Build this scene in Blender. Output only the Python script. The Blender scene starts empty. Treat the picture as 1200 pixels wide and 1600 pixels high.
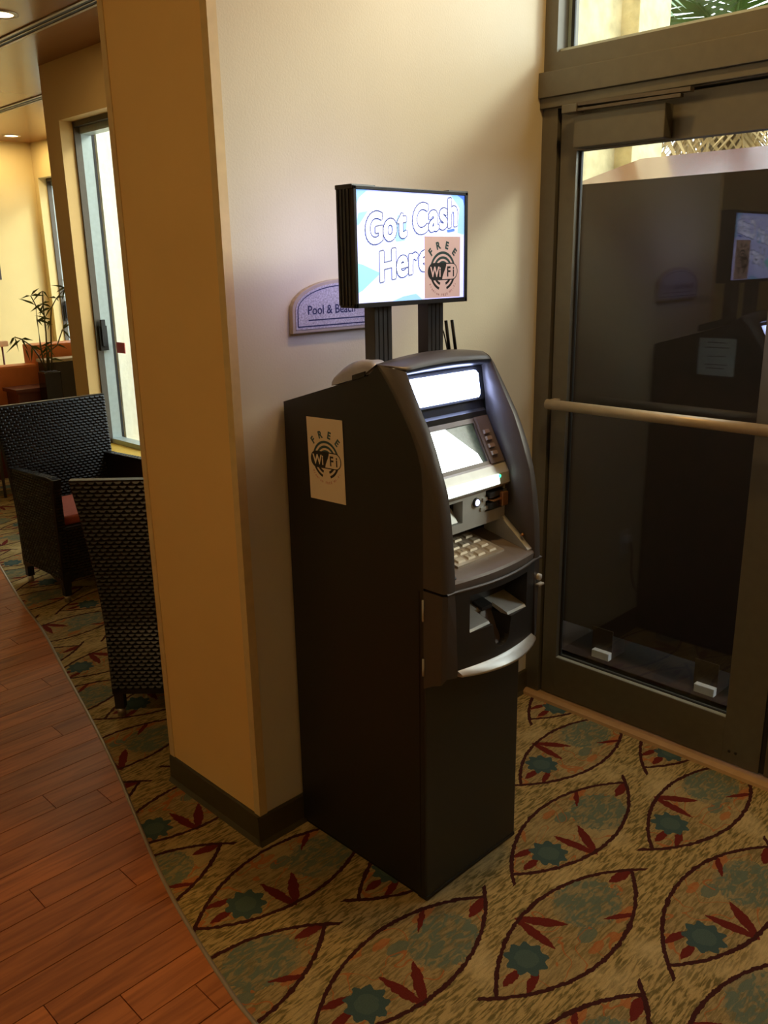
import bpy, bmesh, math, random
from mathutils import Vector, Matrix
from mathutils.geometry import delaunay_2d_cdt
random.seed(7)
S = bpy.context.scene
COL = S.collection
W = 1.361            # x of the door wall
CZ = 2.9             # dining room ceiling height
HZ = 3.3             # entrance hall ceiling height

# ------------------------------------------------------------------ camera
cd = bpy.data.cameras.new('camera'); cam = bpy.data.objects.new('camera', cd); COL.objects.link(cam)
yaw, pitch, roll = 0.7822, -0.2816, -0.0181
cy, sy = math.cos(yaw), math.sin(yaw); cp, sp = math.cos(pitch), math.sin(pitch)
fw = Vector((sy*cp, cy*cp, sp)); r0 = Vector((cy, -sy, 0)); u0 = r0.cross(fw)
cr, sr = math.cos(roll), math.sin(roll)
rr = r0*cr + u0*sr; uu = u0*cr - r0*sr
M = Matrix((rr, uu, -fw)).transposed().to_4x4(); M.translation = (-1.312, -1.8747, 1.6999)
cam.matrix_world = M
cd.sensor_fit = 'VERTICAL'; cd.sensor_height = 36; cd.sensor_width = 27; cd.lens = 1347.95*36/1600
cd.clip_start = 0.05; cd.clip_end = 200
S.camera = cam
S.view_settings.view_transform = 'Standard'; S.view_settings.look = 'None'
S.view_settings.gamma = 1; S.view_settings.exposure = 0.0; S.view_settings.use_curve_mapping = False

# ------------------------------------------------------------------ world, sun
w = bpy.data.worlds.new('sky'); S.world = w; w.use_nodes = True
bg = w.node_tree.nodes['Background']; bg.inputs[0].default_value = (.86, .93, 1.0, 1); bg.inputs[1].default_value = 5.0
sd = bpy.data.lights.new('sun', 'SUN'); sd.energy = 2.1; sd.angle = math.radians(12); sd.color = (1.0, .95, .80)   # sun behind thin haze
so = bpy.data.objects.new('sun', sd); COL.objects.link(so)
so.rotation_euler = Vector((.62, -.60, .435)).to_track_quat('Z', 'Y').to_euler()

def area(name, loc, size, power, color, direction=(0, 0, -1), size_y=None, spread=180):
    d = bpy.data.lights.new(name, 'AREA'); d.energy = power; d.color = color; d.size = size
    if size_y: d.shape = 'RECTANGLE'; d.size_y = size_y
    else: d.shape = 'DISK'
    d.spread = math.radians(spread)
    o = bpy.data.objects.new(name, d); COL.objects.link(o); o.location = loc
    o.rotation_euler = Vector(direction).to_track_quat('-Z', 'Y').to_euler()
    return o
WARM = (1, .62, .25)
area('entry_lamp', (.60, -.80, HZ-.03), .16, 17, (1, .60, .21))
area('hall_lamp', (-1.7, -.1, HZ-.03), .25, 11, WARM)
area('hall_lamp', (-1.7, -2.6, HZ-.03), .25, 5, WARM)
area('dining_lamp', (-.9, 3.4, CZ-.03), .25, 2, (1, .74, .40))
area('dining_lamp', (1.6, 5.2, CZ-.03), .25, 8, (1, .80, .45))

# ------------------------------------------------------------------ material helpers
class E:                                   # tiny expression -> Math node compiler
    nt = None
    def __init__(s, v): s.v = v
    @staticmethod
    def m(op, *a):
        n = E.nt.nodes.new('ShaderNodeMath'); n.operation = op
        for i, x in enumerate(a):
            x = x.v if isinstance(x, E) else x
            if isinstance(x, (int, float)): n.inputs[i].default_value = x
            else: E.nt.links.new(x, n.inputs[i])
        return E(n.outputs[0])
    def __add__(s, o): return E.m('ADD', s, o)
    __radd__ = __add__
    def __sub__(s, o): return E.m('SUBTRACT', s, o)
    def __rsub__(s, o): return E.m('SUBTRACT', o, s)
    def __mul__(s, o): return E.m('MULTIPLY', s, o)
    __rmul__ = __mul__
    def __truediv__(s, o): return E.m('DIVIDE', s, o)
    def lt(s, o): return E.m('LESS_THAN', s, o)
    def gt(s, o): return E.m('GREATER_THAN', s, o)
def emax(a, b): return E.m('MAXIMUM', a, b)
def emin(a, b): return E.m('MINIMUM', a, b)
def eabs(a): return E.m('ABSOLUTE', a)
def hyp(a, b): return E.m('SQRT', a*a + b*b)
def node(nt, t, **k):
    n = nt.nodes.new(t)
    for a, b in k.items(): setattr(n, a, b)
    return n
MATS = {}
def mat(name, color, rough=.5, metal=0, noise=0.06, scale=30, bump=0, bscale=200, emit=None, estr=0, spec=.5, coat=0, stretch=None):
    m = bpy.data.materials.new(name); m.use_nodes = True; nt = m.node_tree; p = nt.nodes['Principled BSDF']
    p.inputs['Roughness'].default_value = rough; p.inputs['Metallic'].default_value = metal
    p.inputs['Specular IOR Level'].default_value = spec; p.inputs['Coat Weight'].default_value = coat
    tc = node(nt, 'ShaderNodeTexCoord'); src = tc.outputs['Object']
    if stretch:
        mp = node(nt, 'ShaderNodeMapping'); mp.inputs['Scale'].default_value = stretch
        nt.links.new(src, mp.inputs[0]); src = mp.outputs[0]
    nz = node(nt, 'ShaderNodeTexNoise'); nz.inputs['Scale'].default_value = scale; nz.inputs['Detail'].default_value = 4
    nt.links.new(src, nz.inputs['Vector'])
    rp = node(nt, 'ShaderNodeValToRGB'); rp.color_ramp.elements[0].position = .3; rp.color_ramp.elements[1].position = .7
    rp.color_ramp.elements[0].color = tuple(c*(1-noise) for c in color) + (1,)
    rp.color_ramp.elements[1].color = tuple(min(1, c*(1+noise)) for c in color) + (1,)
    nt.links.new(nz.outputs['Fac'], rp.inputs[0]); nt.links.new(rp.outputs[0], p.inputs['Base Color'])
    if bump:
        n2 = node(nt, 'ShaderNodeTexNoise'); n2.inputs['Scale'].default_value = bscale; n2.inputs['Detail'].default_value = 3
        nt.links.new(src, n2.inputs['Vector'])
        b = node(nt, 'ShaderNodeBump'); b.inputs['Strength'].default_value = bump; b.inputs['Distance'].default_value = .004
        nt.links.new(n2.outputs['Fac'], b.inputs['Height']); nt.links.new(b.outputs[0], p.inputs['Normal'])
    if emit:
        p.inputs['Emission Color'].default_value = tuple(emit) + (1,); p.inputs['Emission Strength'].default_value = estr
    MATS[name] = m
    return m
def glass_mat(name, tint=(1, 1, 1)):
    m = bpy.data.materials.new(name); m.use_nodes = True; nt = m.node_tree
    out = nt.nodes['Material Output']; nt.nodes.remove(nt.nodes['Principled BSDF'])
    t = node(nt, 'ShaderNodeBsdfTransparent'); t.inputs[0].default_value = tint + (1,)
    g = node(nt, 'ShaderNodeBsdfGlossy'); g.inputs['Roughness'].default_value = 0.0
    f = node(nt, 'ShaderNodeFresnel'); ge = node(nt, 'ShaderNodeNewGeometry'); io = node(nt, 'ShaderNodeMapRange')
    io.inputs['To Min'].default_value = 1.5; io.inputs['To Max'].default_value = 1/1.5      # same reflectance at the inner and outer face
    nt.links.new(ge.outputs['Backfacing'], io.inputs[0]); nt.links.new(io.outputs[0], f.inputs['IOR'])
    x = node(nt, 'ShaderNodeMixShader')
    nt.links.new(f.outputs[0], x.inputs[0]); nt.links.new(t.outputs[0], x.inputs[1]); nt.links.new(g.outputs[0], x.inputs[2])
    nt.links.new(x.outputs[0], out.inputs[0]); MATS[name] = m
    return m
def wood_mat(name, dark, light, rough=.35):
    m = bpy.data.materials.new(name); m.use_nodes = True; nt = m.node_tree; p = nt.nodes['Principled BSDF']
    p.inputs['Roughness'].default_value = rough
    tc = node(nt, 'ShaderNodeTexCoord'); oi = node(nt, 'ShaderNodeObjectInfo')
    add = node(nt, 'ShaderNodeVectorMath', operation='ADD')
    sc = node(nt, 'ShaderNodeVectorMath', operation='SCALE'); sc.inputs['Scale'].default_value = 37
    cx = node(nt, 'ShaderNodeCombineXYZ'); nt.links.new(oi.outputs['Random'], cx.inputs[0]); nt.links.new(oi.outputs['Random'], cx.inputs[1])
    nt.links.new(cx.outputs[0], sc.inputs[0])
    nt.links.new(tc.outputs['Object'], add.inputs[0]); nt.links.new(sc.outputs[0], add.inputs[1])
    mp = node(nt, 'ShaderNodeMapping'); mp.inputs['Scale'].default_value = (.8, 9, 6); nt.links.new(add.outputs[0], mp.inputs[0])
    nz = node(nt, 'ShaderNodeTexNoise'); nz.inputs['Scale'].default_value = 4; nz.inputs['Detail'].default_value = 8; nz.inputs['Distortion'].default_value = 1.2
    nt.links.new(mp.outputs[0], nz.inputs['Vector'])
    rp = node(nt, 'ShaderNodeValToRGB'); rp.color_ramp.elements[0].position = .3; rp.color_ramp.elements[1].position = .62
    rp.color_ramp.elements[0].color = dark + (1,); rp.color_ramp.elements[1].color = light + (1,)
    nt.links.new(nz.outputs['Fac'], rp.inputs[0])
    hs = node(nt, 'ShaderNodeHueSaturation'); mr = node(nt, 'ShaderNodeMapRange')
    mr.inputs['To Min'].default_value = .82; mr.inputs['To Max'].default_value = 1.15
    nt.links.new(oi.outputs['Random'], mr.inputs[0]); nt.links.new(mr.outputs[0], hs.inputs['Value'])
    nt.links.new(rp.outputs[0], hs.inputs['Color']); nt.links.new(hs.outputs[0], p.inputs['Base Color'])
    b = node(nt, 'ShaderNodeBump'); b.inputs['Strength'].default_value = .12; b.inputs['Distance'].default_value = .002
    nt.links.new(nz.outputs['Fac'], b.inputs['Height']); nt.links.new(b.outputs[0], p.inputs['Normal'])
    MATS[name] = m
    return m

# ---- carpet: leaf outlines, flowers, sprigs and vines woven on a tan ground
def carpet_mat():
    m = bpy.data.materials.new('patterned_carpet'); m.use_nodes = True; nt = m.node_tree; p = nt.nodes['Principled BSDF']
    p.inputs['Roughness'].default_value = .95; p.inputs['Specular IOR Level'].default_value = .1
    E.nt = nt
    tc = node(nt, 'ShaderNodeTexCoord')
    def noise(scale, mapping=None, detail=2, rot=0, dist=0):
        n = node(nt, 'ShaderNodeTexNoise'); n.inputs['Scale'].default_value = scale; n.inputs['Detail'].default_value = detail
        n.inputs['Distortion'].default_value = dist
        mp = node(nt, 'ShaderNodeMapping'); mp.inputs['Scale'].default_value = mapping or (1, 1, 1); mp.inputs['Rotation'].default_value = (0, 0, rot)
        nt.links.new(tc.outputs['Object'], mp.inputs[0]); nt.links.new(mp.outputs[0], n.inputs['Vector'])
        return n
    sx = node(nt, 'ShaderNodeSeparateXYZ'); nt.links.new(tc.outputs['Object'], sx.inputs[0])
    wob = noise(70); sw = node(nt, 'ShaderNodeSeparateColor'); nt.links.new(wob.outputs['Color'], sw.inputs[0])
    X = E(sx.outputs[0]) + (E(sw.outputs[0]) - .5)*.012
    Y = E(sx.outputs[1]) + (E(sw.outputs[1]) - .5)*.012
    dash = E(noise(26, (1, 5.5, 1), 3, .45, .6).outputs['Fac'])
    broad = E(noise(5, None, 3).outputs['Fac'])
    vine = E(noise(9, (1, 1.3, 1), 1, .3, .8).outputs['Fac'])
    scrib = E(noise(22, (1, 2.2, 1), 1, -.3, 1.5).outputs['Fac'])
    def rgb(c):
        n = node(nt, 'ShaderNodeRGB'); n.outputs[0].default_value = c + (1,); return n.outputs[0]
    def mix(fac, a, b):
        n = node(nt, 'ShaderNodeMix', data_type='RGBA'); n.clamp_factor = True
        nt.links.new(fac.v, n.inputs[0]); nt.links.new(a, n.inputs[6]); nt.links.new(b, n.inputs[7]); return n.outputs[2]
    OLIVE, TAN, PALE = (.16, .125, .042), (.46, .33, .13), (.56, .43, .20)
    TEAL, BLUE, MAROON, DARK, ORANGE = (.115, .16, .115), (.055, .095, .088), (.14, .020, .014), (.055, .016, .014), (.42, .13, .035)
    fac = emin(emax((dash - .40)*6, 0), 1)
    g = mix(fac, rgb(OLIVE), rgb(TAN))
    g = mix(emin(emax((broad - .5)*4, 0), .8), g, rgb(PALE))
    def seg(u, v, a, b, rad, leaf=True):
        dx, dy = b[0]-a[0], b[1]-a[1]; L2 = dx*dx+dy*dy
        t = emin(emax(((u - a[0])*dx + (v - a[1])*dy)/L2, 0), 1)
        d = hyp(u - (a[0] + t*dx), v - (a[1] + t*dy))
        if leaf: return d.lt(t*(1 - t)*4*rad + .0015)
        return d.lt(rad)
    for ox, oy, flip in ((.351, -.872, 1), (.7285, -.636, -1)):
        a = X - ox; u = a - E.m('ROUND', a/.755)*.755
        b = Y - oy; v = (b - E.m('ROUND', b/.482)*.482)*flip
        up = hyp(u, v + .346); lo = hyp(u, v - .346)
        inside = up.lt(.468)*lo.lt(.468)
        g = mix(inside*.45, g, rgb((.26, .19, .085)))
        big = hyp((u - .115)/.105, (v - .02)/.088) + (scrib - .5)*.5
        bigm = big.lt(1)*inside
        g = mix(bigm*(emin(emax((scrib - .42)*7, 0), 1)*.6 + .3), g, rgb(TEAL))
        sml = hyp((u - .01)/.035, (v + .045)/.02).lt(1)*inside
        g = mix(sml*.8, g, rgb(TEAL))
        vm = eabs(vine - .5).lt(.012)*inside*bigm.lt(.5)
        g = mix(vm*.75, g, rgb(ORANGE))
        ob = emax(hyp((u - .145)/.042, (v + .078)/.014).lt(1), hyp((u + .01)/.03, (v + .085)/.012).lt(1))
        g = mix(ob*inside*.7, g, rgb(ORANGE))
        fu, fv = u + .165, v - .022
        rr_ = hyp(fu, fv); th = E.m('ARCTAN2', fv, fu)
        fl = rr_.lt((E.m('COSINE', th*9)*.13 + 1)*.052)
        stems = emax(seg(u, v, (-.205, .012), (-.275, .012), .011), seg(u, v, (-.175, -.02), (-.255, -.045), .010))
        g = mix(stems*inside, g, rgb(MAROON))
        g = mix(fl, g, rgb(BLUE))
        g = mix(fl*(rr_.lt(.03))*.35, g, rgb(TEAL))
        spr = emax(seg(u, v, (-.072, .127), (.006, .013), .014), seg(u, v, (-.072, .127), (-.088, -.012), .013))
        g = mix(spr, g, rgb(MAROON))
        tip = emax(seg(u, v, (.315, 0), (.225, .018), .014), seg(u, v, (.17, -.10), (.09, -.045), .007))
        g = mix(tip*inside, g, rgb(MAROON))
        l1 = eabs(up - .468).lt(.0058)*v.gt(-.032)*emax(v.gt(0), u.gt(0))
        l2 = eabs(lo - .468).lt(.0058)*v.lt(.032)*emax(v.lt(0), u.lt(0))
        g = mix(emax(l1, l2), g, rgb(DARK))
    pile = noise(420, None, 2)
    hs = node(nt, 'ShaderNodeHueSaturation'); mr = node(nt, 'ShaderNodeMapRange'); mr.inputs['To Min'].default_value = .72; mr.inputs['To Max'].default_value = 1.28
    nt.links.new(pile.outputs['Fac'], mr.inputs[0]); nt.links.new(mr.outputs[0], hs.inputs['Value'])
    nt.links.new(g, hs.inputs['Color']); nt.links.new(hs.outputs[0], p.inputs['Base Color'])
    bp = node(nt, 'ShaderNodeBump'); bp.inputs['Strength'].default_value = .6; bp.inputs['Distance'].default_value = .004
    nt.links.new(pile.outputs['Fac'], bp.inputs['Height']); nt.links.new(bp.outputs[0], p.inputs['Normal'])
    return m

PAINT = mat('tan_wall_paint', (.74, .50, .19), .6, noise=.03, scale=3, bump=.12, bscale=160)
PAINT_Y = mat('yellow_wall_paint', (.74, .60, .27), .6, noise=.03, scale=3, bump=.2, bscale=160)
PAINT_C = mat('cream_wall_paint', (.60, .55, .405), .55, noise=.03, scale=4, bump=.10, bscale=160)
CEIL = mat('glossy_ceiling_paint', (.34, .155, .06), .22, noise=.03, scale=2, spec=.6)
BASEB = mat('olive_vinyl_base', (.055, .045, .018), .5, noise=.1)
GUARD = mat('corner_guard_vinyl', (.60, .45, .21), .45)
CARPET = carpet_mat()
WOOD = wood_mat('plank_wood', (.27, .078, .016), (.48, .158, .038), .45)
GAP = mat('subfloor_dark', (.03, .012, .006), .8)
STRIP = mat('transition_strip_metal', (.42, .36, .28), .45, .6)
ALU = mat('bronze_aluminium', (.135, .128, .10), .42, .35, noise=.05)
ALU_D = mat('dark_bronze_aluminium', (.10, .085, .065), .45, .3)  # on the window's outer frame the dark tone stands in for shade
ALU_L = mat('pale_aluminium', (.42, .50, .50), .4, .2)  # on the window sash the pale tone stands in for daylight
BAR = mat('brushed_push_bar', (.46, .39, .28), .4, .3)
RUB = mat('black_rubber_gasket', (.012, .012, .012), .6)
GLASS = glass_mat('door_glass', (.93, .96, .94)); GLASSW = glass_mat('window_glass', (.96, .98, .94))
TAN = mat('tan_threshold', (.46, .30, .15), .5, .2)
BLACK = mat('black_powder_coat', (.011, .0108, .011), .42, noise=.1, scale=500, bump=.15, bscale=900)
FASC = mat('charcoal_fascia_plastic', (.075, .066, .062), .38, .25, noise=.08, scale=600, bump=.08, bscale=900)
FASC_D = mat('dark_fascia_plastic', (.030, .030, .030), .35, .1)
BEZ = mat('taupe_bezel_plastic', (.13, .105, .09), .45)
SILV = mat('silver_plastic', (.46, .47, .45), .38, .15)
STEEL = mat('keypad_steel', (.50, .44, .36), .3, .6)
KEYM = mat('key_cap_metal', (.60, .53, .42), .3, .5)
DKEY = mat('grey_button', (.26, .20, .16), .4)
HOLE = mat('black_recess', (.006, .006, .006), .7)
LITE = mat('backlit_white_panel', (.9, .9, .9), .4, emit=(.46, .56, 1.0), estr=22)
SCRN = mat('lit_screen', (.6, .6, .6), .2, emit=(.86, 1.0, .97), estr=4)
SCRD = mat('screen_picture', (.04, .06, .05), .2, noise=.8, scale=40, emit=(.13, .17, .13), estr=.25)
STRL = mat('lit_instruction_strip', (.8, .8, .8), .3, emit=(.90, 1.0, .93), estr=5.0)
GLED = mat('green_led', (.02, .3, .1), .3, emit=(.05, 1, .35), estr=3)
BRASS = mat('copper_lock', (.62, .30, .12), .3, .9)
TOPC = mat('topper_black_plastic', (.022, .022, .026), .38)
TOPS = mat('backlit_sign_face', (.9, .9, .9), .3, emit=(.36, .42, 1.0), estr=1.7)
TBACK = mat('backlit_sign_rear', (.9, .9, .9), .3, emit=(.46, .46, 1.0), estr=2.6)
TCY = mat('backlit_cyan_print', (.3, .8, .9), .3, emit=(.35, .86, 1.0), estr=1.0)
TBL = mat('backlit_pale_blue_print', (.5, .7, .9), .3, emit=(.22, .50, 1.0), estr=1.2)
TDB = mat('backlit_blue_print', (.1, .2, .9), .3, emit=(.10, .26, .95), estr=.9)
TLN = mat('backlit_grey_outline', (.3, .35, .45), .3, emit=(.05, .07, .20), estr=.8)
TWH = mat('backlit_white_letter', (.9, .9, .9), .3, emit=(.64, .66, 1.0), estr=1.5)
PAPER = mat('flyer_paper', (.72, .62, .47), .75, noise=.04, scale=8)
PAPER_B = mat('backlit_flyer_paper', (.62, .45, .40), .7, noise=.06, scale=14, emit=(.62, .42, .40), estr=.55)
INK = mat('black_ink', (.018, .018, .02), .6)
TEALINK = mat('teal_ink', (.035, .09, .10), .6)
REDINK = mat('red_ink', (.45, .11, .08), .6)
PLAQ = mat('grey_stone_plaque', (.40, .38, .46), .6, noise=.35, scale=220, bump=.2, bscale=250)
PLAQB = mat('tan_plaque_border', (.36, .30, .25), .5)
NAVY = mat('navy_lettering', (.022, .024, .09), .5)
WICK = mat('black_wicker', (.008, .008, .0076), .30, noise=.15, scale=120, spec=.35)
WICKD = mat('dark_wicker_frame', (.006, .005, .0045), .45, noise=.15, scale=90)
CUSH = mat('red_cushion_fabric', (.42, .10, .055), .8, noise=.08, scale=60, bump=.2, bscale=500)
GLIDE = mat('metal_foot_cap', (.45, .42, .36), .35, .8)
ORAN = mat('orange_vinyl', (.75, .23, .055), .45, noise=.06, scale=10)
MAHO = mat('mahogany_wood', (.14, .035, .018), .4, noise=.2, scale=12, stretch=(1, 1, 6))
ESPR = mat('espresso_panel', (.045, .030, .022), .4)
BEIGE = mat('beige_edge', (.60, .50, .33), .5)
PALEW = mat('pale_wood', (.72, .52, .28), .45, noise=.1, scale=10)
VASE = mat('dark_glazed_planter', (.018, .012, .009), .15)
LEAF = mat('bamboo_leaf', (.10, .13, .035), .5, noise=.25, scale=20)
STALK = mat('bamboo_stalk', (.13, .11, .045), .5, noise=.2, scale=20)
REDS = mat('red_sticker', (.48, .06, .035), .5)
STUC = mat('pale_stucco', (.58, .50, .27), .9, noise=.22, scale=14, bump=1.0, bscale=22)
CONC = mat('concrete_paving', (.36, .34, .30), .85, noise=.1, scale=6)
MARO = mat('shaded_maroon_canvas', (.016, .006, .006), .7, noise=.15, scale=20)  # same canvas as the roof, with the shade of the front put into the colour
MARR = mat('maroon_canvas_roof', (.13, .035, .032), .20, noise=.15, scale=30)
WHITE = mat('white_plastic', (.70, .70, .70), .5)
PGRN = mat('palm_green', (.06, .13, .025), .5, noise=.3, scale=8)
PDRY = mat('dry_palm', (.42, .30, .13), .7, noise=.3, scale=8)
TRNK = mat('palm_trunk', (.22, .17, .11), .9, noise=.3, scale=15, bump=.6, bscale=30)
SLOT = mat('slot_black', (.02, .018, .015), .6)
SLOTF = mat('slot_flange', (.45, .36, .24), .4, .5)
LAMP = mat('lamp_lens', (.9, .8, .6), .4, emit=(1, .78, .45), estr=6)

# ------------------------------------------------------------------ geometry helpers
class MB:
    def __init__(s): s.bm = bmesh.new()
    def face(s, pts):
        return s.bm.faces.new([s.bm.verts.new(p) for p in pts])
    def box(s, x0, x1, y0, y1, z0, z1, bev=0, rz=0, c=None):
        vs = [Vector((x, y, z)) for z in (z0, z1) for y in (y0, y1) for x in (x0, x1)]
        bv = [s.bm.verts.new(v) for v in vs]
        fs = [s.bm.faces.new([bv[i] for i in f]) for f in ((0, 2, 3, 1), (4, 5, 7, 6), (0, 1, 5, 4), (2, 6, 7, 3), (0, 4, 6, 2), (1, 3, 7, 5))]
        if bev:
            es = list({e for f in fs for e in f.edges})
            bmesh.ops.bevel(s.bm, geom=es, offset=bev, segments=2, profile=.7, affect='EDGES')
        return s
    def prism(s, poly, axis, a, b, bev=0):
        """poly of 2-D points extruded along axis (0: (y,z), 1: (x,z), 2: (x,y))"""
        def P(p, t):
            return {0: (t, p[0], p[1]), 1: (p[0], t, p[1]), 2: (p[0], p[1], t)}[axis]
        va = [s.bm.verts.new(P(p, a)) for p in poly]; vb = [s.bm.verts.new(P(p, b)) for p in poly]
        n = len(poly); fs = []
        fs.append(s.bm.faces.new(va)); fs.append(s.bm.faces.new(vb[::-1]))
        for i in range(n): fs.append(s.bm.faces.new((va[i], vb[i], vb[(i+1) % n], va[(i+1) % n])))
        bmesh.ops.recalc_face_normals(s.bm, faces=fs)
        if bev:
            es = list({e for f in fs[:2] for e in f.edges})
            bmesh.ops.bevel(s.bm, geom=es, offset=bev, segments=2, profile=.7, affect='EDGES')
        return s
    def tube(s, pts, rad, n=10, cap=True):
        pts = [Vector(p) for p in pts]; rads = rad if isinstance(rad, (list, tuple)) else [rad]*len(pts)
        rings = []
        for i, p in enumerate(pts):
            d = (pts[min(i+1, len(pts)-1)] - pts[max(i-1, 0)]).normalized()
            a = d.cross(Vector((0, 0, 1)));
            if a.length < 1e-3: a = Vector((1, 0, 0))
            a.normalize(); b = d.cross(a)
            rings.append([s.bm.verts.new(p + (a*math.cos(2*math.pi*k/n) + b*math.sin(2*math.pi*k/n))*rads[i]) for k in range(n)])
        fs = []
        for A, B in zip(rings, rings[1:]):
            for k in range(n): fs.append(s.bm.faces.new((A[k], A[(k+1) % n], B[(k+1) % n], B[k])))
        if cap: fs.append(s.bm.faces.new(rings[0])); fs.append(s.bm.faces.new(rings[-1]))
        for f in fs: f.smooth = True
        bmesh.ops.recalc_face_normals(s.bm, faces=fs)
        return s
    def grid(s, rows, smooth=True, flip=False):
        V = [[s.bm.verts.new(p) for p in r] for r in rows]
        fs = []
        for A, B in zip(V, V[1:]):
            for i in range(len(A)-1):
                q = (A[i], A[i+1], B[i+1], B[i])
                if len({tuple(v.co) for v in q}) < 3: continue
                f = s.bm.faces.new(q[::-1] if flip else q); f.smooth = smooth; fs.append(f)
        return s
    def build(s, name, m, parent=None, smooth=None):
        if parent is not None:
            off = root_loc(parent)
            bmesh.ops.translate(s.bm, verts=s.bm.verts, vec=-off)
        me = bpy.data.meshes.new(name); s.bm.to_mesh(me); s.bm.free()
        if smooth:
            for p_ in me.polygons: p_.use_smooth = True
        me.materials.append(m)
        o = bpy.data.objects.new(name, me); COL.objects.link(o)
        if parent is not None: o.parent = parent
        return o
def root_loc(o):
    v = Vector((0, 0, 0))
    while o is not None: v += o.location; o = o.parent
    return v
def thing(name, label, cat, loc=(0, 0, 0), rz=0, group=None):
    o = bpy.data.objects.new(name, None); COL.objects.link(o); o.location = loc; o.rotation_euler = (0, 0, rz); o.empty_display_size = .1
    o['label'] = label; o['category'] = cat
    if group: o['group'] = group
    return o
def tag(o, label, cat, group=None):
    o['label'] = label; o['category'] = cat
    if group: o['group'] = group
    return o
def struct(o, label=None, cat=None):
    o['kind'] = 'structure'
    if label: o['label'] = label
    if cat: o['category'] = cat
    return o
def copy_tree(o, parent=None):
    c = o.copy(); COL.objects.link(c); c.parent = parent
    for ch in list(o.children): copy_tree(ch, c)
    return c
def sheet(outer, holes, step, fn, mb):
    """triangulated 2-D region with holes mapped by fn to 3-D"""
    pts, edges = [], []
    def loop(l):
        b = len(pts)
        for i, p in enumerate(l):
            q = l[(i+1) % len(l)]; n = max(1, int(math.hypot(q[0]-p[0], q[1]-p[1])/step))
            for k in range(n): pts.append(Vector((p[0]+(q[0]-p[0])*k/n, p[1]+(q[1]-p[1])*k/n)))
        e = len(pts)
        edges.extend((i, i+1 if i+1 < e else b) for i in range(b, e))
        return [tuple(p) for p in pts[b:e]]
    L = [loop(outer)] + [loop(h) for h in holes]
    def inp(p, l):
        c = False
        for i in range(len(l)):
            a, b = l[i], l[i-1]
            if (a[1] > p[1]) != (b[1] > p[1]) and p[0] < (b[0]-a[0])*(p[1]-a[1])/(b[1]-a[1]) + a[0]: c = not c
        return c
    xs = [p[0] for p in outer]; ys = [p[1] for p in outer]
    x = min(xs) + step/2
    while x < max(xs):
        y = min(ys) + step/2
        while y < max(ys):
            if inp((x, y), L[0]) and not any(inp((x, y), h) for h in L[1:]): pts.append(Vector((x, y)))
            y += step
        x += step
    r = delaunay_2d_cdt(pts, edges, [], 0, 1e-6)
    vs = [mb.bm.verts.new(fn(p.x, p.y)) for p in r[0]]
    for f in r[2]:
        cx_ = sum(r[0][i].x for i in f)/len(f); cy_ = sum(r[0][i].y for i in f)/len(f)
        if inp((cx_, cy_), L[0]) and not any(inp((cx_, cy_), h) for h in L[1:]):
            mb.bm.faces.new([vs[i] for i in f]).smooth = True
    return L
def text2d(body, size=1, offset=0, sx=1, align='LEFT', res=4):
    c = bpy.data.curves.new('t', 'FONT'); c.body = body; c.size = size; c.offset = offset; c.align_x = align; c.resolution_u = res; c.fill_mode = 'BOTH'
    o = bpy.data.objects.new('t', c); COL.objects.link(o)
    dg = bpy.context.evaluated_depsgraph_get(); me = o.evaluated_get(dg).to_mesh()
    V = [(v.co.x*sx, v.co.y) for v in me.vertices]; F = [tuple(p.vertices) for p in me.polygons]
    o.evaluated_get(dg).to_mesh_clear(); bpy.data.objects.remove(o); bpy.data.curves.remove(c)
    return V, F
def put2d(mb, VF, fn):
    vs = [mb.bm.verts.new(fn(*p)) for p in VF[0]]
    for f in VF[1]: mb.bm.faces.new([vs[i] for i in f])
def ring2d(cx_, cy_, r1, r2, a0, a1, n=28, sx=1):
    V, F = [], []
    for i in range(n+1):
        a = math.radians(a0 + (a1-a0)*i/n)
        V += [(cx_+r1*math.cos(a)*sx, cy_+r1*math.sin(a)), (cx_+r2*math.cos(a)*sx, cy_+r2*math.sin(a))]
    for i in range(n): F.append((2*i, 2*i+1, 2*i+3, 2*i+2))
    return V, F
def pill2d(cx_, cy_, w_, h_, n=14):
    r = h_/2; P = []
    for s_, a0 in ((1, -90), (-1, 90)):
        for i in range(n+1):
            a = math.radians(a0 + 180*i/n); P.append((cx_ + s_*(w_/2-r) + r*math.cos(a), cy_ + r*math.sin(a)))
    return P, [tuple(range(len(P)))]
def frame(o, eu, ev, en):
    o, eu, ev, en = map(Vector, (o, eu, ev, en))
    return lambda d: (lambda u, v: o + eu*u + ev*v + en*d)

# ------------------------------------------------------------------ floor: carpet, planks, strip
CURVE = [(-.40, -4.0), (-.42, -3.2), (-.44, -2.2), (-.438, -1.4), (-.43, -.9), (-.412, -.515), (-.392, -.36), (-.344, -.112), (-.29, .107), (-.215, .357), (-.107, .709), (0, 1.106), (.115, 1.566), (.245, 2.078), (.346, 2.587), (.486, 3.189), (.66, 3.9), (.8, 4.6), (.9, 5.6), (.95, 7.15)]
def cat(t):                                   # Catmull-Rom refinement
    out = []
    P = [t[0]] + t + [t[-1]]
    for i in range(1, len(P)-2):
        p0, p1, p2, p3 = P[i-1:i+3]
        for k in range(6):
            s = k/6
            out.append(tuple(.5*(2*p1[j]+(p2[j]-p0[j])*s+(2*p0[j]-5*p1[j]+4*p2[j]-p3[j])*s*s+(-p0[j]+3*p1[j]-3*p2[j]+p3[j])*s**3) for j in (0, 1)))
    return out + [t[-1]]
CV = cat(CURVE)
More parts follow.
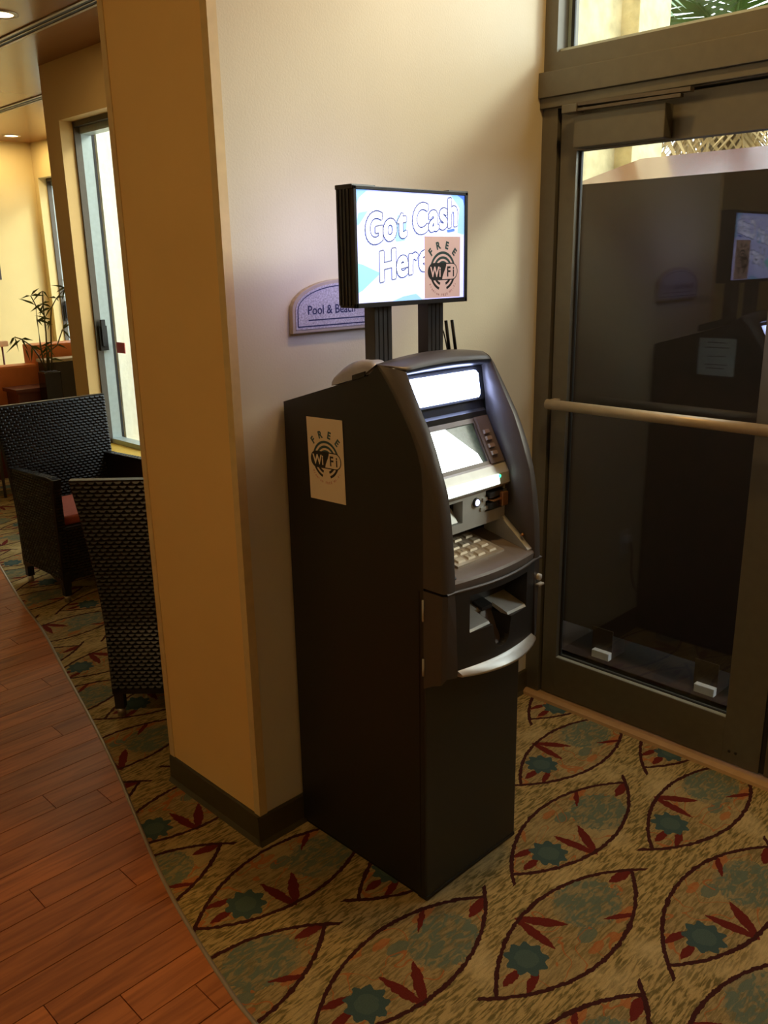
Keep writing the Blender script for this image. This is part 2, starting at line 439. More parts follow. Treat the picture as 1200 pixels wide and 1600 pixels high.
def curve_x(y):
    for (xa, ya), (xb, yb) in zip(CV, CV[1:]):
        if ya <= y <= yb: return xa + (xb-xa)*(y-ya)/(yb-ya)
    return CV[-1][0] if y > 0 else CV[0][0]
floor = struct(MB().box(-3.2, 3.1, -4.1, 7.3, -.12, -.012).build('floor', GAP), 'lobby floor of patterned carpet and wood planks', 'floor')
mb = MB()
for (xa, ya), (xb, yb) in zip(CV, CV[1:]):
    mb.face([(xa, ya, 0), (W if ya < .3 else 3.0, ya, 0), (W if ya < .3 else 3.0, yb, 0), (xb, yb, 0)])
carpet = mb.build('carpet', CARPET, floor)
mb = MB(); rows = []
for i, (x, y) in enumerate(CV):
    d = Vector(CV[min(i+1, len(CV)-1)]) - Vector(CV[max(i-1, 0)]); n = Vector((-d.y, d.x)).normalized()
    rows.append([(x+n.x*.007, y+n.y*.007, -.01), (x+n.x*.005, y+n.y*.005, .005), (x-n.x*.005, y-n.y*.005, .005), (x-n.x*.007, y-n.y*.007, -.01)])
mb.grid(rows, flip=True); mb.build('transition_strip', STRIP, floor)
PW, PLEN = .105, .88
k0 = -24
for k in range(k0, 36):
    y0 = .003 + PW*k; y1 = y0 + PW - .0028
    if y1 > 3.6: break
    xe = max(curve_x(y0), curve_x(y1)); off = -.39 - .17*(k-1) + (.03*math.sin(k*2.1)); x = off - PLEN*math.ceil((off+2.05+.02*k)/PLEN)
    while x < xe:
        xa, xb = x + .0013, x + PLEN - .0013
        n = 4; top = []
        lo = [(y0 + (y1-y0)*i/n) for i in range(n+1)]
        pr = [(min(xb, curve_x(y)-.002), y) for y in lo]
        if all(p[0] > xa + .004 for p in pr):
            mb = MB(); poly = [(xa, y0)] + pr + [(xa, y1)]
            zt = .002 + random.uniform(-.0004, .0004)
            mb.prism(poly, 2, -.012, zt)
            bmesh.ops.recalc_face_normals(mb.bm, faces=mb.bm.faces)
            mb.build('wood_plank', WOOD, floor)
        x += PLEN

# ------------------------------------------------------------------ room shell
struct(MB().box(-3.2, W+.15, -4.1, .497, HZ, HZ+.3).box(-3.2, -.0, .497, .62, CZ, HZ+.3).box(-3.2, W+.225, .50, 3.55, CZ, CZ+.3).box(-3.2, 3.1, 3.55, 7.3, CZ, CZ+.3).build('ceiling', CEIL), 'glossy orange brown ceiling', 'ceiling')
# block of wall behind the machine: left face is the column seen on the left
wb = struct(MB().box(0, W+.15, .012, .497, 0, HZ).build('wall_back', PAINT), 'tan wall end and cream wall behind the cash machine', 'wall')
MB().box(.0, W, 0, .012, 0, HZ).build('painted_face', PAINT_C, wb)
struct(MB().prism([(-.0035, .024), (-.0035, -.0035), (.024, -.0035), (.024, 0.0), (0, 0), (0, .024)], 2, .0975, HZ).build('trim_1', GUARD), 'vinyl corner guard on near wall corner', 'trim')
struct(MB().prism([(-.0035, .474), (0, .474), (0, .497), (.045, .497), (.045, .5005), (-.0035, .5005)], 2, .0975, HZ).build('trim_2', GUARD), 'vinyl corner guard on far wall corner', 'trim')
bb = [(0, 0), (-.018, 0), (-.009, .014), (-.006, .09), (-.003, .0975), (0, .0975)]
mb = MB(); mb.prism([(p[0], p[1]) for p in bb], 1, -.006, .503); struct(mb.build('baseboard_left', BASEB), 'dark olive baseboard along the tan wall end', 'baseboard')
mb = MB(); mb.prism([(p[0], p[1]) for p in bb], 0, -.014, W-.0); struct(mb.build('baseboard_back', BASEB), 'dark olive baseboard behind the cash machine', 'baseboard')
def wall_with_hole(name, x0, x1, y0, y1, hy0, hy1, hz0, hz1, m):
    mb = MB()
    mb.box(x0, x1, y0, hy0, 0, CZ).box(x0, x1, hy1, y1, 0, CZ).box(x0, x1, hy0, hy1, 0, hz0).box(x0, x1, hy0, hy1, hz1, CZ)
    return struct(mb.build(name, m))
wall_with_hole('wall_right', W, W+.225, .497, 3.77, 2.45, 3.58, .53, 2.57, PAINT)
struct(MB().box(W+.225, 3.1, 3.56, 3.77, 0, CZ).build('wall_return', mat('white_outside_plaster', (.85, .83, .68), .9, bump=.4, bscale=40)))
wall_with_hole('wall_right_dining', 2.78, 3.08, 3.77, 7.15, 5.5, 7.07, .53, 2.57, PAINT_Y)
struct(MB().box(-3.2, 3.1, 7.15, 7.3, 0, CZ).build('wall_far', PAINT_Y))
struct(MB().box(-3.2, -3.0, -4.1, 7.15, 0, HZ).build('wall_left', PAINT_Y))
struct(MB().box(-3.2, W+.15, -4.25, -4.1, 0, HZ).build('wall_front', PAINT_Y))
mb = MB(); mb.box(W, W+.15, -4.1, -1.98, 0, HZ).box(W, W+.15, -1.98, 0.012, 3.22, HZ); struct(mb.build('wall_door', PAINT))

def window(name, x, y0, y1, z0, z1, lab):
    """frame of one metal, outer members coloured dark for shade, sash pale for daylight, and glass set in an opening of a wall that faces -x"""
    o = struct(MB().box(x+.085, x+.127, y0, y0+.04, z0, z1).box(x+.085, x+.127, y1-.014, y1, z0, z1).box(x+.085, x+.127, y0, y1, z1-.03, z1).build(name, ALU_D), lab, 'window')
    MB().box(x+.120, x+.198, y0+.02, y0+.07, z0, z1).box(x+.127, x+.198, y1-.012, y1-.001, z0, z1).box(x+.12, x+.198, y0, y1, z0-.0, z0+.045).box(x+.12, x+.198, y0, y1, z1-.07, z1-.03).build('sash', ALU_L, o)
    MB().box(x+.198, x+.215, y1-.014, y1-.002, z0+.02, z1-.02).build('gasket', RUB, o)
    MB().box(x+.206, x+.212, y0+.02, y1-.012, z0+.02, z1-.03).build('pane', GLASSW, o)
    MB().box(x-.02, x+.12, y0, y1, z0-.03, z0+.012).build('sill', mat('yellow_sill', (.72, .46, .06), .5) if 'yellow_sill' not in MATS else MATS['yellow_sill'], o)
    MB().box(x+.10, x+.155, y1-.036, y1-.012, 1.17, 1.33).box(x+.112, x+.14, y1-.05, y1-.03, 1.20, 1.37).build('window_handle', RUB, o)
    MB().box(x+.20, x+.2055, y1-.16, y1-.055, 1.15, 1.22).build('red_label', REDS, o)
    return o
window('window_1', W, 2.45, 3.58, .53, 2.57, 'tall window with grey frame seen past the tan wall end')
window('window_2', 2.78, 5.5, 7.07, .53, 2.57, 'narrow slice of window in the far corner of the dining room')

# ceiling slots and downlights
for i, (x, ya, yb) in enumerate(((.955, .6, 6.9), (1.81, 3.9, 7.0))):
    t = thing('slot_diffuser', ['nearer black linear slot diffuser in the ceiling, upper left', 'farther linear slot diffuser in the ceiling above the second window'][i], 'air vent', (x, (ya+yb)/2, CZ), group=None)
    MB().box(x-.032, x+.032, ya, yb, CZ-.004, CZ-.0005).build('slot', SLOT, t)
    MB().box(x-.045, x-.028, ya, yb, CZ-.007, CZ-.0005).box(x-.004, x+.004, ya, yb, CZ-.007, CZ-.0005).box(x+.028, x+.045, ya, yb, CZ-.007, CZ-.0005).build('flange', SLOTF, t)
def downlight(x, y, lab, power):
    t = thing('downlight', lab, 'ceiling lamp', (x, y, CZ), group='recessed ceiling downlights')
    mb = MB(); n = 24
    rows = [[(x+r*math.cos(a), y+r*math.sin(a), CZ+z) for a in [2*math.pi*k/n for k in range(n+1)]] for r, z in ((.085, -.001), (.08, -.006), (.062, -.006), (.06, -.001))]
    mb.grid(rows); mb.build('trim_ring', SLOTF, t)
    mb = MB(); mb.face([(x+.06*math.cos(2*math.pi*k/n), y+.06*math.sin(2*math.pi*k/n), CZ-.002) for k in range(n)][::-1]); mb.build('lens', LAMP, t)
    area('downlight_lamp', (x, y, CZ-.012), .1, power, (1, .74, .40))
downlight(.73, 2.78, 'recessed downlight at the left edge of the ceiling, nearer one', 2.5)
downlight(2.43, 6.75, 'recessed downlight in the far ceiling corner by the second window', 6)

# ------------------------------------------------------------------ entrance door
FX0, FX1 = W-.012, W+.11
df = MB().box(FX0, FX1, -.062, 0.0, 0, 2.187).box(FX0, FX1, -1.98, -1.92, 0, 2.187)
df.box(FX0, FX1, -1.98, 0, 2.187, 2.36)
df.box(FX0, FX1, -.05, 0, 2.36, 3.18).box(FX0, FX1, -1.98, -1.93, 2.36, 3.18).box(FX0, FX1, -1.98, 0, 3.18, 3.22)
d0 = struct(df.build('door_1', ALU), 'bronze aluminium entrance door with glass, push bar and transom', 'door')
MB().box(W-.042, FX0, -1.98, .0, 2.222, 2.30, .003).box(W-.03, FX0, -1.98, 0, 2.190, 2.222, .003).build('header_moulding', ALU, d0)
MB().box(FX0+.02, FX1-.02, -1.93, -.05, 2.36, 2.372).box(W+.05, W+.075, -.062, -.05, 2.372, 3.18).build('transom_bead', ALU_L, d0)
MB().box(W+.042, W+.048, -1.93, -.05, 2.365, 3.18).build('transom_pane', GLASS, d0)
MB().box(W+.049, W+.056, -.0745, -.062, 2.372, 3.18).build('transom_gasket', RUB, d0)
MB().prism([(W-.045, 0), (W+.13, 0), (W+.13, .012), (W-.02, .018), (W-.04, .010)], 1, -1.98, -.004).build('threshold', TAN, d0)
L0, L1 = -.070, -.949                       # door leaf
gl0, gl1, gz0, gz1 = -.134, -.822, .185, 2.049
lf = MB().box(W, W+.045, gl0, L0, .022, 2.18, .002).box(W, W+.045, L1, gl1, .022, 2.18, .002)
lf.box(W, W+.045, gl1, gl0, .022, gz0, 0).box(W, W+.045, gl1, gl0, gz1, 2.18, 0)
leaf = lf.build('door_leaf', ALU, d0)
MB().box(W+.028, W+.034, gl1, gl0, gz0, gz1).build('door_pane', GLASS, leaf)
MB().box(W+.020, W+.030, gl0-.008, gl0, gz0, gz1).box(W+.020, W+.028, gl1, gl1+.006, gz0, gz1).box(W+.020, W+.028, gl1, gl0, gz0, gz0+.006).build('gasket', RUB, leaf)
MB().box(W+.003, W+.02, gl1, gl0, gz0-.004, gz0+.002).build('glass_stop', ALU_L, leaf)
lf2 = MB().box(W, W+.045, -1.085, -.966, .022, 2.18, .002).box(W, W+.045, -1.91, -1.80, .022, 2.18, .002).box(W, W+.045, -1.80, -1.085, .022, gz0).box(W, W+.045, -1.80, -1.085, gz1, 2.18)
leaf2 = lf2.build('door_leaf', ALU, d0)
MB().box(W+.028, W+.034, -1.80, -1.085, gz0, gz1).build('door_pane', GLASS, leaf2)
MB().box(W+.004, W+.04, -.964, -.951, .025, 2.178).build('astragal', RUB, d0)
MB().box(W+.020, W+.07, -.072, -.058, .02, 2.18).box(W+.020, W+.07, -1.95, -.058, 2.1785, 2.19).build('leak_strip', RUB, d0)  # dark strip added behind the frame gap to block leaking daylight
mb = MB(); mb.tube([(W-.055, -.088, 1.196), (W-.055, -.92, 1.194)], .0185, 16); mb.box(W-.055, W, -.108, -.084, 1.182, 1.21).box(W-.055, W, -.925, -.90, 1.182, 1.21); mb.build('push_bar', BAR, leaf)
mb = MB(); mb.box(W-.052, W, -.475, -.152, 2.052, 2.150, .004); cl = mb.build('door_closer', ALU, leaf)
MB().box(W-.075, W-.03, -.175, -.118, 2.158, 2.184, .003).build('arm_bracket', ALU, cl)
MB().prism([(-.16, 2.176), (-.16, 2.186), (-.56, 2.180), (-.56, 2.168)], 0, W-.07, W-.045).prism([(-.16, 2.160), (-.16, 2.168), (-.53, 2.166), (-.53, 2.156)], 0, W-.07, W-.05).build('closer_arm', ALU_D, cl)
for y in (-.868, -.846, -.985):
    mb = MB(); mb.tube([(W-.0015, y, .066), (W+.001, y, .066)], .005, 8); mb.build('screw', RUB, d0)

# outlet with plug beside the machine (seen mirrored in the glass)
t = thing('wall_outlet', 'wall outlet with plugged white cord low on the wall right of the cash machine', 'outlet', (.70, 0, .46))
MB().box(.665, .735, -.006, 0, .40, .52, .002).build('cover_plate', WHITE, t)
MB().box(.682, .718, -.035, -.006, .465, .498, .004).build('plug', WHITE, t)
MB().tube([(.70, -.034, .468), (.70, -.045, .42), (.69, -.04, .33), (.64, -.03, .24), (.60, -.03, .20)], .004, 8).build('cord', RUB, t)

# ------------------------------------------------------------------ plaque on the wall
t = thing('wall_plaque', 'arched grey stone plaque lettered Pool & Beach on the wall behind the lit sign', 'sign', (.388, 0, 1.517))
def arch(g):
    x0, x1, z0, zs = .20+g, .576-g, 1.517+g, 1.578
    P = [(x0, z0), (x1, z0)]
    n = 20
    cx_, rx, rz_ = .388, .187-g, .080-g
    for i in range(n+1):
        a = math.pi*i/n; P.append((cx_+rx*math.cos(a), zs+rz_*math.sin(a)))
    return P
MB().prism(arch(0), 1, -.016, -.0005, .003).build('board', PLAQB, t)
MB().prism(arch(.010), 1, -.0175, -.015).build('stone_face', PLAQ, t)
mb = MB(); A, B = arch(.016), arch(.019); n = len(A)
for i in range(n): mb.face([(A[i][0], -.0182, A[i][1]), (A[(i+1) % n][0], -.0182, A[(i+1) % n][1]), (B[(i+1) % n][0], -.0182, B[(i+1) % n][1]), (B[i][0], -.0182, B[i][1])])
mb.face([(.255, -.0182, 1.549), (.525, -.0182, 1.549), (.525, -.0182, 1.552), (.255, -.0182, 1.552)])
put2d(mb, text2d('Pool & Beach', .034, .0004, .98), frame((.252, -.0182, 1.566), (1, 0, 0), (0, 0, 1), (0, -1, 0))(0))
mb.build('lettering', NAVY, t)

# ------------------------------------------------------------------ cash machine
XL, XR, XC = .16, .56, .36
atm = thing('cash_machine', 'tall black cash machine with curved fascia and lit sign on top, against the wall', 'cash machine', (XC, -.27, 0))
def interp(tab, z):
    tab = sorted(tab)
    if z <= tab[0][0]: return tab[0][1]
    for (a, b), (c, d) in zip(tab, tab[1:]):
        if a <= z <= c: return b + (d-b)*(z-a)/(c-a)
    return tab[-1][1]
OUT = [(1.463, -.383), (1.435, -.411), (1.375, -.458), (1.3, -.506), (1.22, -.543), (1.148, -.564), (1.08, -.577), (1.013, -.585), (.909, -.590), (.66, -.586)]
INN = [(1.447, -.441), (1.40, -.466), (1.357, -.490), (1.323, -.512), (1.27, -.536), (1.222, -.554), (1.166, -.575), (1.098, -.586), (1.026, -.594), (.96, -.598), (.90, -.600), (.72, -.608), (.66, -.606)]
BCK = [(1.463, -.378), (1.39, -.437), (1.305, -.492), (1.239, -.520), (1.20, -.5266), (.6, -.5266)]
REC = [(1.43, -.408), (1.343, -.424), (1.295, -.426), (1.184, -.487), (1.131, -.50), (1.03, -.488), (1.0, -.43), (.975, -.43)]
# cabinet: side profile, steel side panels and the back
prof = [(-.012, .03), (-.012, 1.339), (-.344, 1.4335), (-.372, 1.44), (-.372, .93), (-.522, .93), (-.522, .03)]
MB().prism(prof, 0, XL+.004, XR-.004).build('cabinet', BLACK, atm)
side = [(-.010, .014), (-.010, 1.338), (-.344, 1.432), (-.378, 1.460)] + [(interp(BCK, z), z) for z in (1.43, 1.39, 1.345, 1.305, 1.27, 1.239, 1.20)] + [(-.5266, .014)]
for xs in ((XL, XL+.004), (XR-.004, XR)):
    MB().prism(side, 0, xs[0], xs[1]).build('side_panel', BLACK, atm)
MB().box(XL+.006, XR-.006, -.520, -.015, 0, .03).build('plinth', HOLE, atm)
sdoor = MB().box(XL+.001, XR-.001, -.5325, -.522, .016, .70, .0025).build('safe_door', mat('lit_black_coat', (.028, .029, .028), .40, noise=.1, scale=500, bump=.12, bscale=900), atm)  # black coat coloured lighter for the light falling on the front
MB().box(XL-.001, XR+.001, -.5335, -.50, .004, .0145, .0015).build('bottom_rail', BLACK, atm)
MB().box(XL-.0012, XL+.001, -.513, -.5105, .03, .915).build('panel_seam', HOLE, atm)
# fascia cheeks
def cheek(sgn):
    mb = MB(); rows = []
    zs = [None, 1.435, 1.40, 1.357, 1.31, 1.265, 1.222, 1.166, 1.10, 1.03, .96, .925]
    def X(d): return (XL+d) if sgn < 0 else (XR-d)
    for z in zs:
        if z is None: r = [(-.001, -.378, 1.4635), (-.001, -.381, 1.463), (.036, INN[0][1], 1.447), (.036, REC[0][1], 1.432)]
        else:
            o_, i_ = interp(OUT, z), interp(INN, z)
            r = [(-.001, max(interp(BCK, z), o_+.001), z), (-.001, o_, z), (.036, i_, z), (.036, interp(REC, z), z)]
        a, b = Vector(r[1]), Vector(r[2]); mid = []
        for k in (.06, .25, .5, .75, .96):
            q = a.lerp(b, k); q.y -= .006*math.sin(math.pi*k); q.x -= .003*math.sin(math.pi*k)
            mid.append(tuple(q))
        r = [r[0], r[1]] + mid + [r[2], r[3]]
        rows.append([(X(p[0]), p[1], p[2]) for p in r])
    mb.grid(rows, flip=sgn > 0)
    # close the bottom edge
    mb.face(rows[-1] if sgn > 0 else rows[-1][::-1])
    return mb
ck_l = cheek(-1).build('fascia_cheek', FASC, atm); ck_r = cheek(1).build('fascia_cheek', FASC, atm)
# domed top cap with visor
mb = MB(); rows = []
def crown(x): return .016*(1 - ((x-XC)/.2)**2)
for i in range(0, 21):
    x = XL-.001 + (XR-XL+.002)*i/20
    if i in (0, 20): pr = [(-.33, 1.434), (-.376, 1.4635), (-.378, 1.4635), (-.379, 1.4633), (-.380, 1.463), (-.3805, 1.463)]
    else:
        s = min(1, min(i, 20-i)/2); c = crown(x)
        yf = -.383 + (-.441+.383)*s - .006*max(0, 1-((x-XC)/.165)**2); zf = 1.463 + (1.447-1.463)*s
        pr = [(-.33, 1.434+c), (-.376, 1.4635+c), (-.376+(yf+.376)*.45, 1.4650+c*.95+(zf-1.463)*.15), (-.376+(yf+.376)*.8, 1.4635+c*.85+(zf-1.463)*.6), (yf+.0015, zf+c*.75+.002), (yf, zf+c*.7-.002)]
    rows.append([(x, p[0], p[1]) for p in pr])
mb.grid(rows); mb.build('top_cap', FASC, atm)
mb = MB(); rows = []
for i in range(2, 19):
    x = XL+.002 + (XR-XL-.004)*i/20 if 2 < i < 18 else (XL+.035 if i == 2 else XR-.035)
    c = crown(x); yf = -.441 - .006*max(0, 1-((x-XC)/.165)**2)
    rows.append([(x, yf, 1.445+c*.7), (x, yf+.002, 1.438+c*.6), (x, -.408, 1.430+c*.25), (x, -.4, 1.43)])
mb.grid(rows); mb.build('visor', FASC_D, atm)
# recess plates between the cheeks
xi0, xi1 = XL+.035, XR-.035
def plate(name, prof_, m, x0=xi0, x1=xi1):
    mb = MB(); mb.grid([[(x0, y, z) for y, z in prof_], [(x1, y, z) for y, z in prof_]], smooth=False, flip=True); return mb.build(name, m, atm)
plate('header_plate', [(-.395, 1.45), (-.408, 1.43), (-.4215, 1.343), (-.415, 1.338), (-.417, 1.318), (-.426, 1.312), (-.427, 1.297)], FASC_D)
lp = [(.235, 1.421), (.488, 1.421), (.497, 1.412), (.497, 1.36), (.489, 1.351), (.235, 1.351), (.226, 1.36), (.226, 1.412)]
mb = MB(); mb.prism(lp, 1, 0, .008, 0)
for v in mb.bm.verts: v.co.y += -.4165 - (1.43-v.co.z)*.155 + .0
mb.build('lit_header_panel', LITE, atm)
# monitor bezel: tilted slab with an opening
T0, T1 = Vector((0, -.428, 1.297)), Vector((0, -.490, 1.180))
tn = Vector((0, -(T0.z-T1.z), (T0.y-T1.y)*1.0)); tn = Vector((0, -(T0.z-T1.z), -(T1.y-T0.y)*-1)); tn = Vector((0, T1.z-T0.z, -(T1.y-T0.y))).normalized()
def bez(x, t, d=0): return Vector((x, 0, 0)) + T0.lerp(T1, t) + tn*d
mb = MB(); so_ = [(.218, .10), (.462, .10), (.462, .92), (.218, .92)]
L = sheet([(xi0, 0), (xi1, 0), (xi1, 1), (xi0, 1)], [so_], 10, lambda a, b: bez(a, b), mb)
h = [bez(*p) for p in so_]; hb = [bez(p[0], p[1], -.008) for p in so_]
for i in range(4): mb.face([h[i], h[(i+1) % 4], hb[(i+1) % 4], hb[i]])
bzl = mb.build('monitor_bezel', BEZ, atm)
mb = MB(); mb.face([bez(p[0], p[1], -.007) for p in so_][::-1]); scr = mb.build('screen', SCRN, atm)
mb = MB(); mb.face([bez(x, t, -.0064) for x, t in ((.352, .10), (.462, .10), (.462, .92), (.447, .92), (.44, .72))][::-1]); mb.build('screen_picture', SCRD, scr)
mb = MB(); mb.grid([[bez(.466, 0, .002), bez(.466, 1, .002)], [bez(.470, 0, .006), bez(.470, 1, .006)], [bez(.521, 0, .006), bez(.521, 1, .006)], [bez(xi1, 0, 0), bez(xi1, 1, 0)]], smooth=False, flip=True)
mb.face([bez(.466, 0, .002), bez(.470, 0, .006), bez(.521, 0, .006), bez(xi1, 0, 0)]); mb.build('button_column', BEZ, atm)
for t_ in (.34, .48, .64, .80):
    mb = MB(); a = [(.477, -.045), (.500, -.045), (.500, .045), (.477, .045)]
    q0 = [bez(x, t_+d, .006) for x, d in a]; q1 = [bez(x + (.0015 if x < .49 else -.0015), t_+d*.75, .0115) for x, d in a]
    mb.face(q1)
    for i in range(4): mb.face([q0[i], q0[(i+1) % 4], q1[(i+1) % 4], q1[i]])
    bmesh.ops.recalc_face_normals(mb.bm, faces=mb.bm.faces); mb.build('function_button', DKEY, atm)
# instruction shelf with lit strip and green lamp
plate('instruction_shelf', [(-.490, 1.180), (-.496, 1.176), (-.508, 1.155), (-.512, 1.126), (-.504, 1.118), (-.494, 1.118)], SILV)
mb = MB(); mb.face([(.20, -.5105, 1.155), (.477, -.5105, 1.155), (.477, -.5142, 1.129), (.20, -.5142, 1.129)][::-1]); mb.build('lit_instruction_strip', STRL, atm)
mb = MB(); mb.tube([(.478, -.508, 1.149), (.478, -.5135, 1.149)], .0045, 10); mb.build('green_lamp', GLED, atm)
# centre plate: receipt slot, round button and card reader
y1_, y2_ = -.496, -.490
mb = MB()
rc = [(.205, 1.045), (.345, 1.045), (.345, 1.105), (.205, 1.105)]
cdh = [(.44, 1.055), (.515, 1.055), (.515, 1.113), (.44, 1.113)]
sheet([(xi0, 1.022), (xi1, 1.022), (xi1, 1.119), (xi0, 1.119)], [rc, cdh], 10, lambda a, b: Vector((a, y1_, b)), mb)
for hl in (rc, cdh):
    for i in range(4):
        a, b = hl[i], hl[(i+1) % 4]; mb.face([(a[0], y1_, a[1]), (b[0], y1_, b[1]), (b[0], y1_+.035, b[1]), (a[0], y1_+.035, a[1])])
mb.face([(xi0, y1_, 1.022), (xi1, y1_, 1.022), (xi1, -.44, 1.02), (xi0, -.44, 1.02)])
mb.build('reader_plate', SILV, atm)
mb = MB(); mb.box(.203, .347, y1_+.032, y1_+.036, 1.04, 1.107); mb.build('slot_recess', HOLE, atm); mb = MB(); mb.box(.437, .517, y1_+.032, y1_+.036, 1.05, 1.115); mb.build('reader_recess', HOLE, atm)
mb = MB(); mb.prism([(y1_+.030, 1.048), (y1_+.006, 1.048), (y1_+.030, 1.082)], 0, .215, .333); mb.build('receipt_chute', SILV, atm)
mb = MB(); mb.tube([(.398, y1_+.002, 1.090), (.398, y1_-.006, 1.090)], [.0135, .012], 20); rb = mb.build('round_button_ring', FASC_D, atm)
mb = MB(); mb.tube([(.398, y1_-.004, 1.090), (.398, y1_-.0075, 1.090)], [.0095, .0085], 20); mb.build('button_lamp', TWH, rb)
mb = MB(); mb.box(.445, .510, y1_-.012, y1_+.03, 1.093, 1.108, .002).box(.445, .510, y1_-.012, y1_+.03, 1.062, 1.080, .002).box(.495, .512, y1_-.016, y1_+.03, 1.062, 1.108, .003).build('card_reader', FASC_D, atm)
MB().box(.450, .50, y1_-.02, y1_+.012, 1.085, 1.0885).box(.483, .508, y1_-.024, y1_-.012, 1.066, 1.104, .003).build('card_guide', BRASS, atm)
MB().box(.416, .448, y1_-.004, y1_+.002, 1.062, 1.072).box(.425, .444, y1_-.004, y1_+.002, 1.087, 1.096).build('reader_lugs', SILV, atm)
# keypad shelf
KB, KF = Vector((0, -.435, .985)), Vector((0, -.592, .948))
def bow(x): return .018*(1 - ((x-XC)/.17)**2)
def kp(x, t, d=0):
    p = KB.lerp(KF, t); return Vector((x, p.y, p.z + d))
mb = MB(); rows = []
for i in range(13):
    x = xi0-.002 + (xi1-xi0+.004)*i/12; f = kp(x, 1); f.y -= bow(x)
    rows.append([kp(x, 0), kp(x, .5), f, f + Vector((0, -.004, -.006)), f + Vector((0, -.002, -.026))])
mb.grid(rows, smooth=False, flip=True); mb.build('keypad_shelf', BEZ, atm)
plate('recess_back', [(-.44, 1.025), (-.425, 1.0), (-.43, .983)], HOLE)
mb = MB(); a = [(.255, .02), (.435, .02), (.445, .78), (.255, .78)]
q0 = [kp(x, t_, -.001) for x, t_ in a]; q1 = [kp(x, t_, .007) for x, t_ in a]
mb.face(q1)
for i in range(4): mb.face([q0[i], q0[(i+1) % 4], q1[(i+1) % 4], q1[i]])
bmesh.ops.recalc_face_normals(mb.bm, faces=mb.bm.faces); kpad = mb.build('keypad', STEEL, atm)
for r_ in range(4):
    for c_ in range(4):
        x0 = .268 + c_*.040 + (.006 if c_ == 3 else 0); t0 = .09 + r_*.17; wk = .030
        mb = MB(); q0 = [kp(x, t_, .007) for x, t_ in ((x0, t0), (x0+wk, t0), (x0+wk, t0+.12), (x0, t0+.12))]
        q1 = [kp(x, t_, .0115) for x, t_ in ((x0+.003, t0+.015), (x0+wk-.003, t0+.015), (x0+wk-.003, t0+.105), (x0+.003, t0+.105))]
        mb.face(q1)
        for i in range(4): mb.face([q0[i], q0[(i+1) % 4], q1[(i+1) % 4], q1[i]])
        bmesh.ops.recalc_face_normals(mb.bm, faces=mb.bm.faces); key = mb.build('key', KEYM, kpad)
        if c_ < 3:
            ch = [['1', '2', '3'], ['4', '5', '6'], ['7', '8', '9'], ['', '0', '']][r_][c_]
            if ch:
                mb = MB(); sc_ = .011
                put2d(mb, text2d(ch, sc_, 0, 1, 'CENTER', 2), lambda u, v: kp(x0+wk/2+u, t0+.085-v/.161, .0119))
                off = root_loc(kpad); mb.build('numeral', INK, kpad)
# side wedges of the shelf
for x0, x1, nm in ((xi1-.020, xi1, 'shelf_wedge'), (xi0, xi0+.016, 'shelf_wedge')):
    mb = MB(); mb.prism([(-.495, 1.03), (-.59, .953), (-.588, .945), (-.44, .975), (-.44, 1.03)], 0, x0, x1); wd = mb.build(nm, SILV if x0 > XC else FASC_D, atm)
mb = MB(); mb.tube([(.516, -.560, .985), (.516, -.566, .99)], .004, 8); mb.build('brass_lock', BRASS, atm)
# lower fascia: side shells, bowed front with a dispenser opening
def lower(sgn):
    mb = MB(); rows = []
    def X(d): return (XL+d) if sgn < 0 else (XR-d)
    for z in (.918, .912, .80, .72, .695):
        zb = z if z > .7 else .650
        rows.append([(X(-.001), -.5266, zb), (X(-.001), interp(OUT, z)+.03, min(z, zb+.018)), (X(-.001), interp(OUT, z), min(z, zb+.03) if z < .7 else z), (X(.010), interp(OUT, z)-.008, z), (X(.036), interp(INN, z), z), (X(.036), -.53, z)])
    mb.grid(rows, flip=sgn > 0, smooth=False)
    mb.face(rows[0]); mb.face(rows[-1])
    bmesh.ops.recalc_face_normals(mb.bm, faces=mb.bm.faces)
    return mb
for s_ in (-1, 1): lower(s_).build('lower_cheek', FASC, atm)
def fy(x): return -.600 - .024*max(0, 1 - ((x-XC)/.165)**2)
op = [(.238, .905), (.238, .806), (.318, .806)]
for i in range(0, 13):
    a = math.pi*i/12; op.append((.356 - .030*math.cos(a), .765 - .030*math.sin(a)) if True else None)
op += [(.394, .806), (.474, .806), (.474, .905)]
mb = MB()
Ls = sheet([(xi0, .702), (xi1, .702), (xi1, .918), (xi0, .918)], [op], .016, lambda a, b: Vector((a, fy(a), b)), mb)
hl = Ls[1]; n = len(hl)
for i in range(n):
    a, b = hl[i], hl[(i+1) % n]
    mb.face([(a[0], fy(a[0]), a[1]), (b[0], fy(b[0]), b[1]), (b[0], -.545, b[1]), (a[0], -.545, a[1])])
rows = []
for i in range(13):
    x = xi0 + (xi1-xi0)*i/12; rows.append([(x, -.53, .702), (x, fy(x), .702)])
mb.grid(rows); rows = [[(p[0][0], -.53, .918), (p[1][0], p[1][1], .918)] for p in rows]; mb.grid(rows)
bmesh.ops.recalc_face_normals(mb.bm, faces=mb.bm.faces)
lfr = mb.build('dispenser_front', FASC_D, atm)
mb = MB(); mb.face([(.23, -.530, .81), (.482, -.530, .81), (.482, -.56, .912), (.23, -.56, .912)]); mb.build('dispenser_back', FASC_D, atm)
mb = MB(); mb.grid([[(.31, -.552, .812), (.355, -.546, .812), (.40, -.552, .812)], [(.31, -.585, .765), (.355, -.572, .765), (.40, -.585, .765)], [(.31, -.622, .728), (.355, -.612, .728), (.40, -.622, .728)]]); mb.build('finger_scoop', BEZ, atm)
mb = MB()
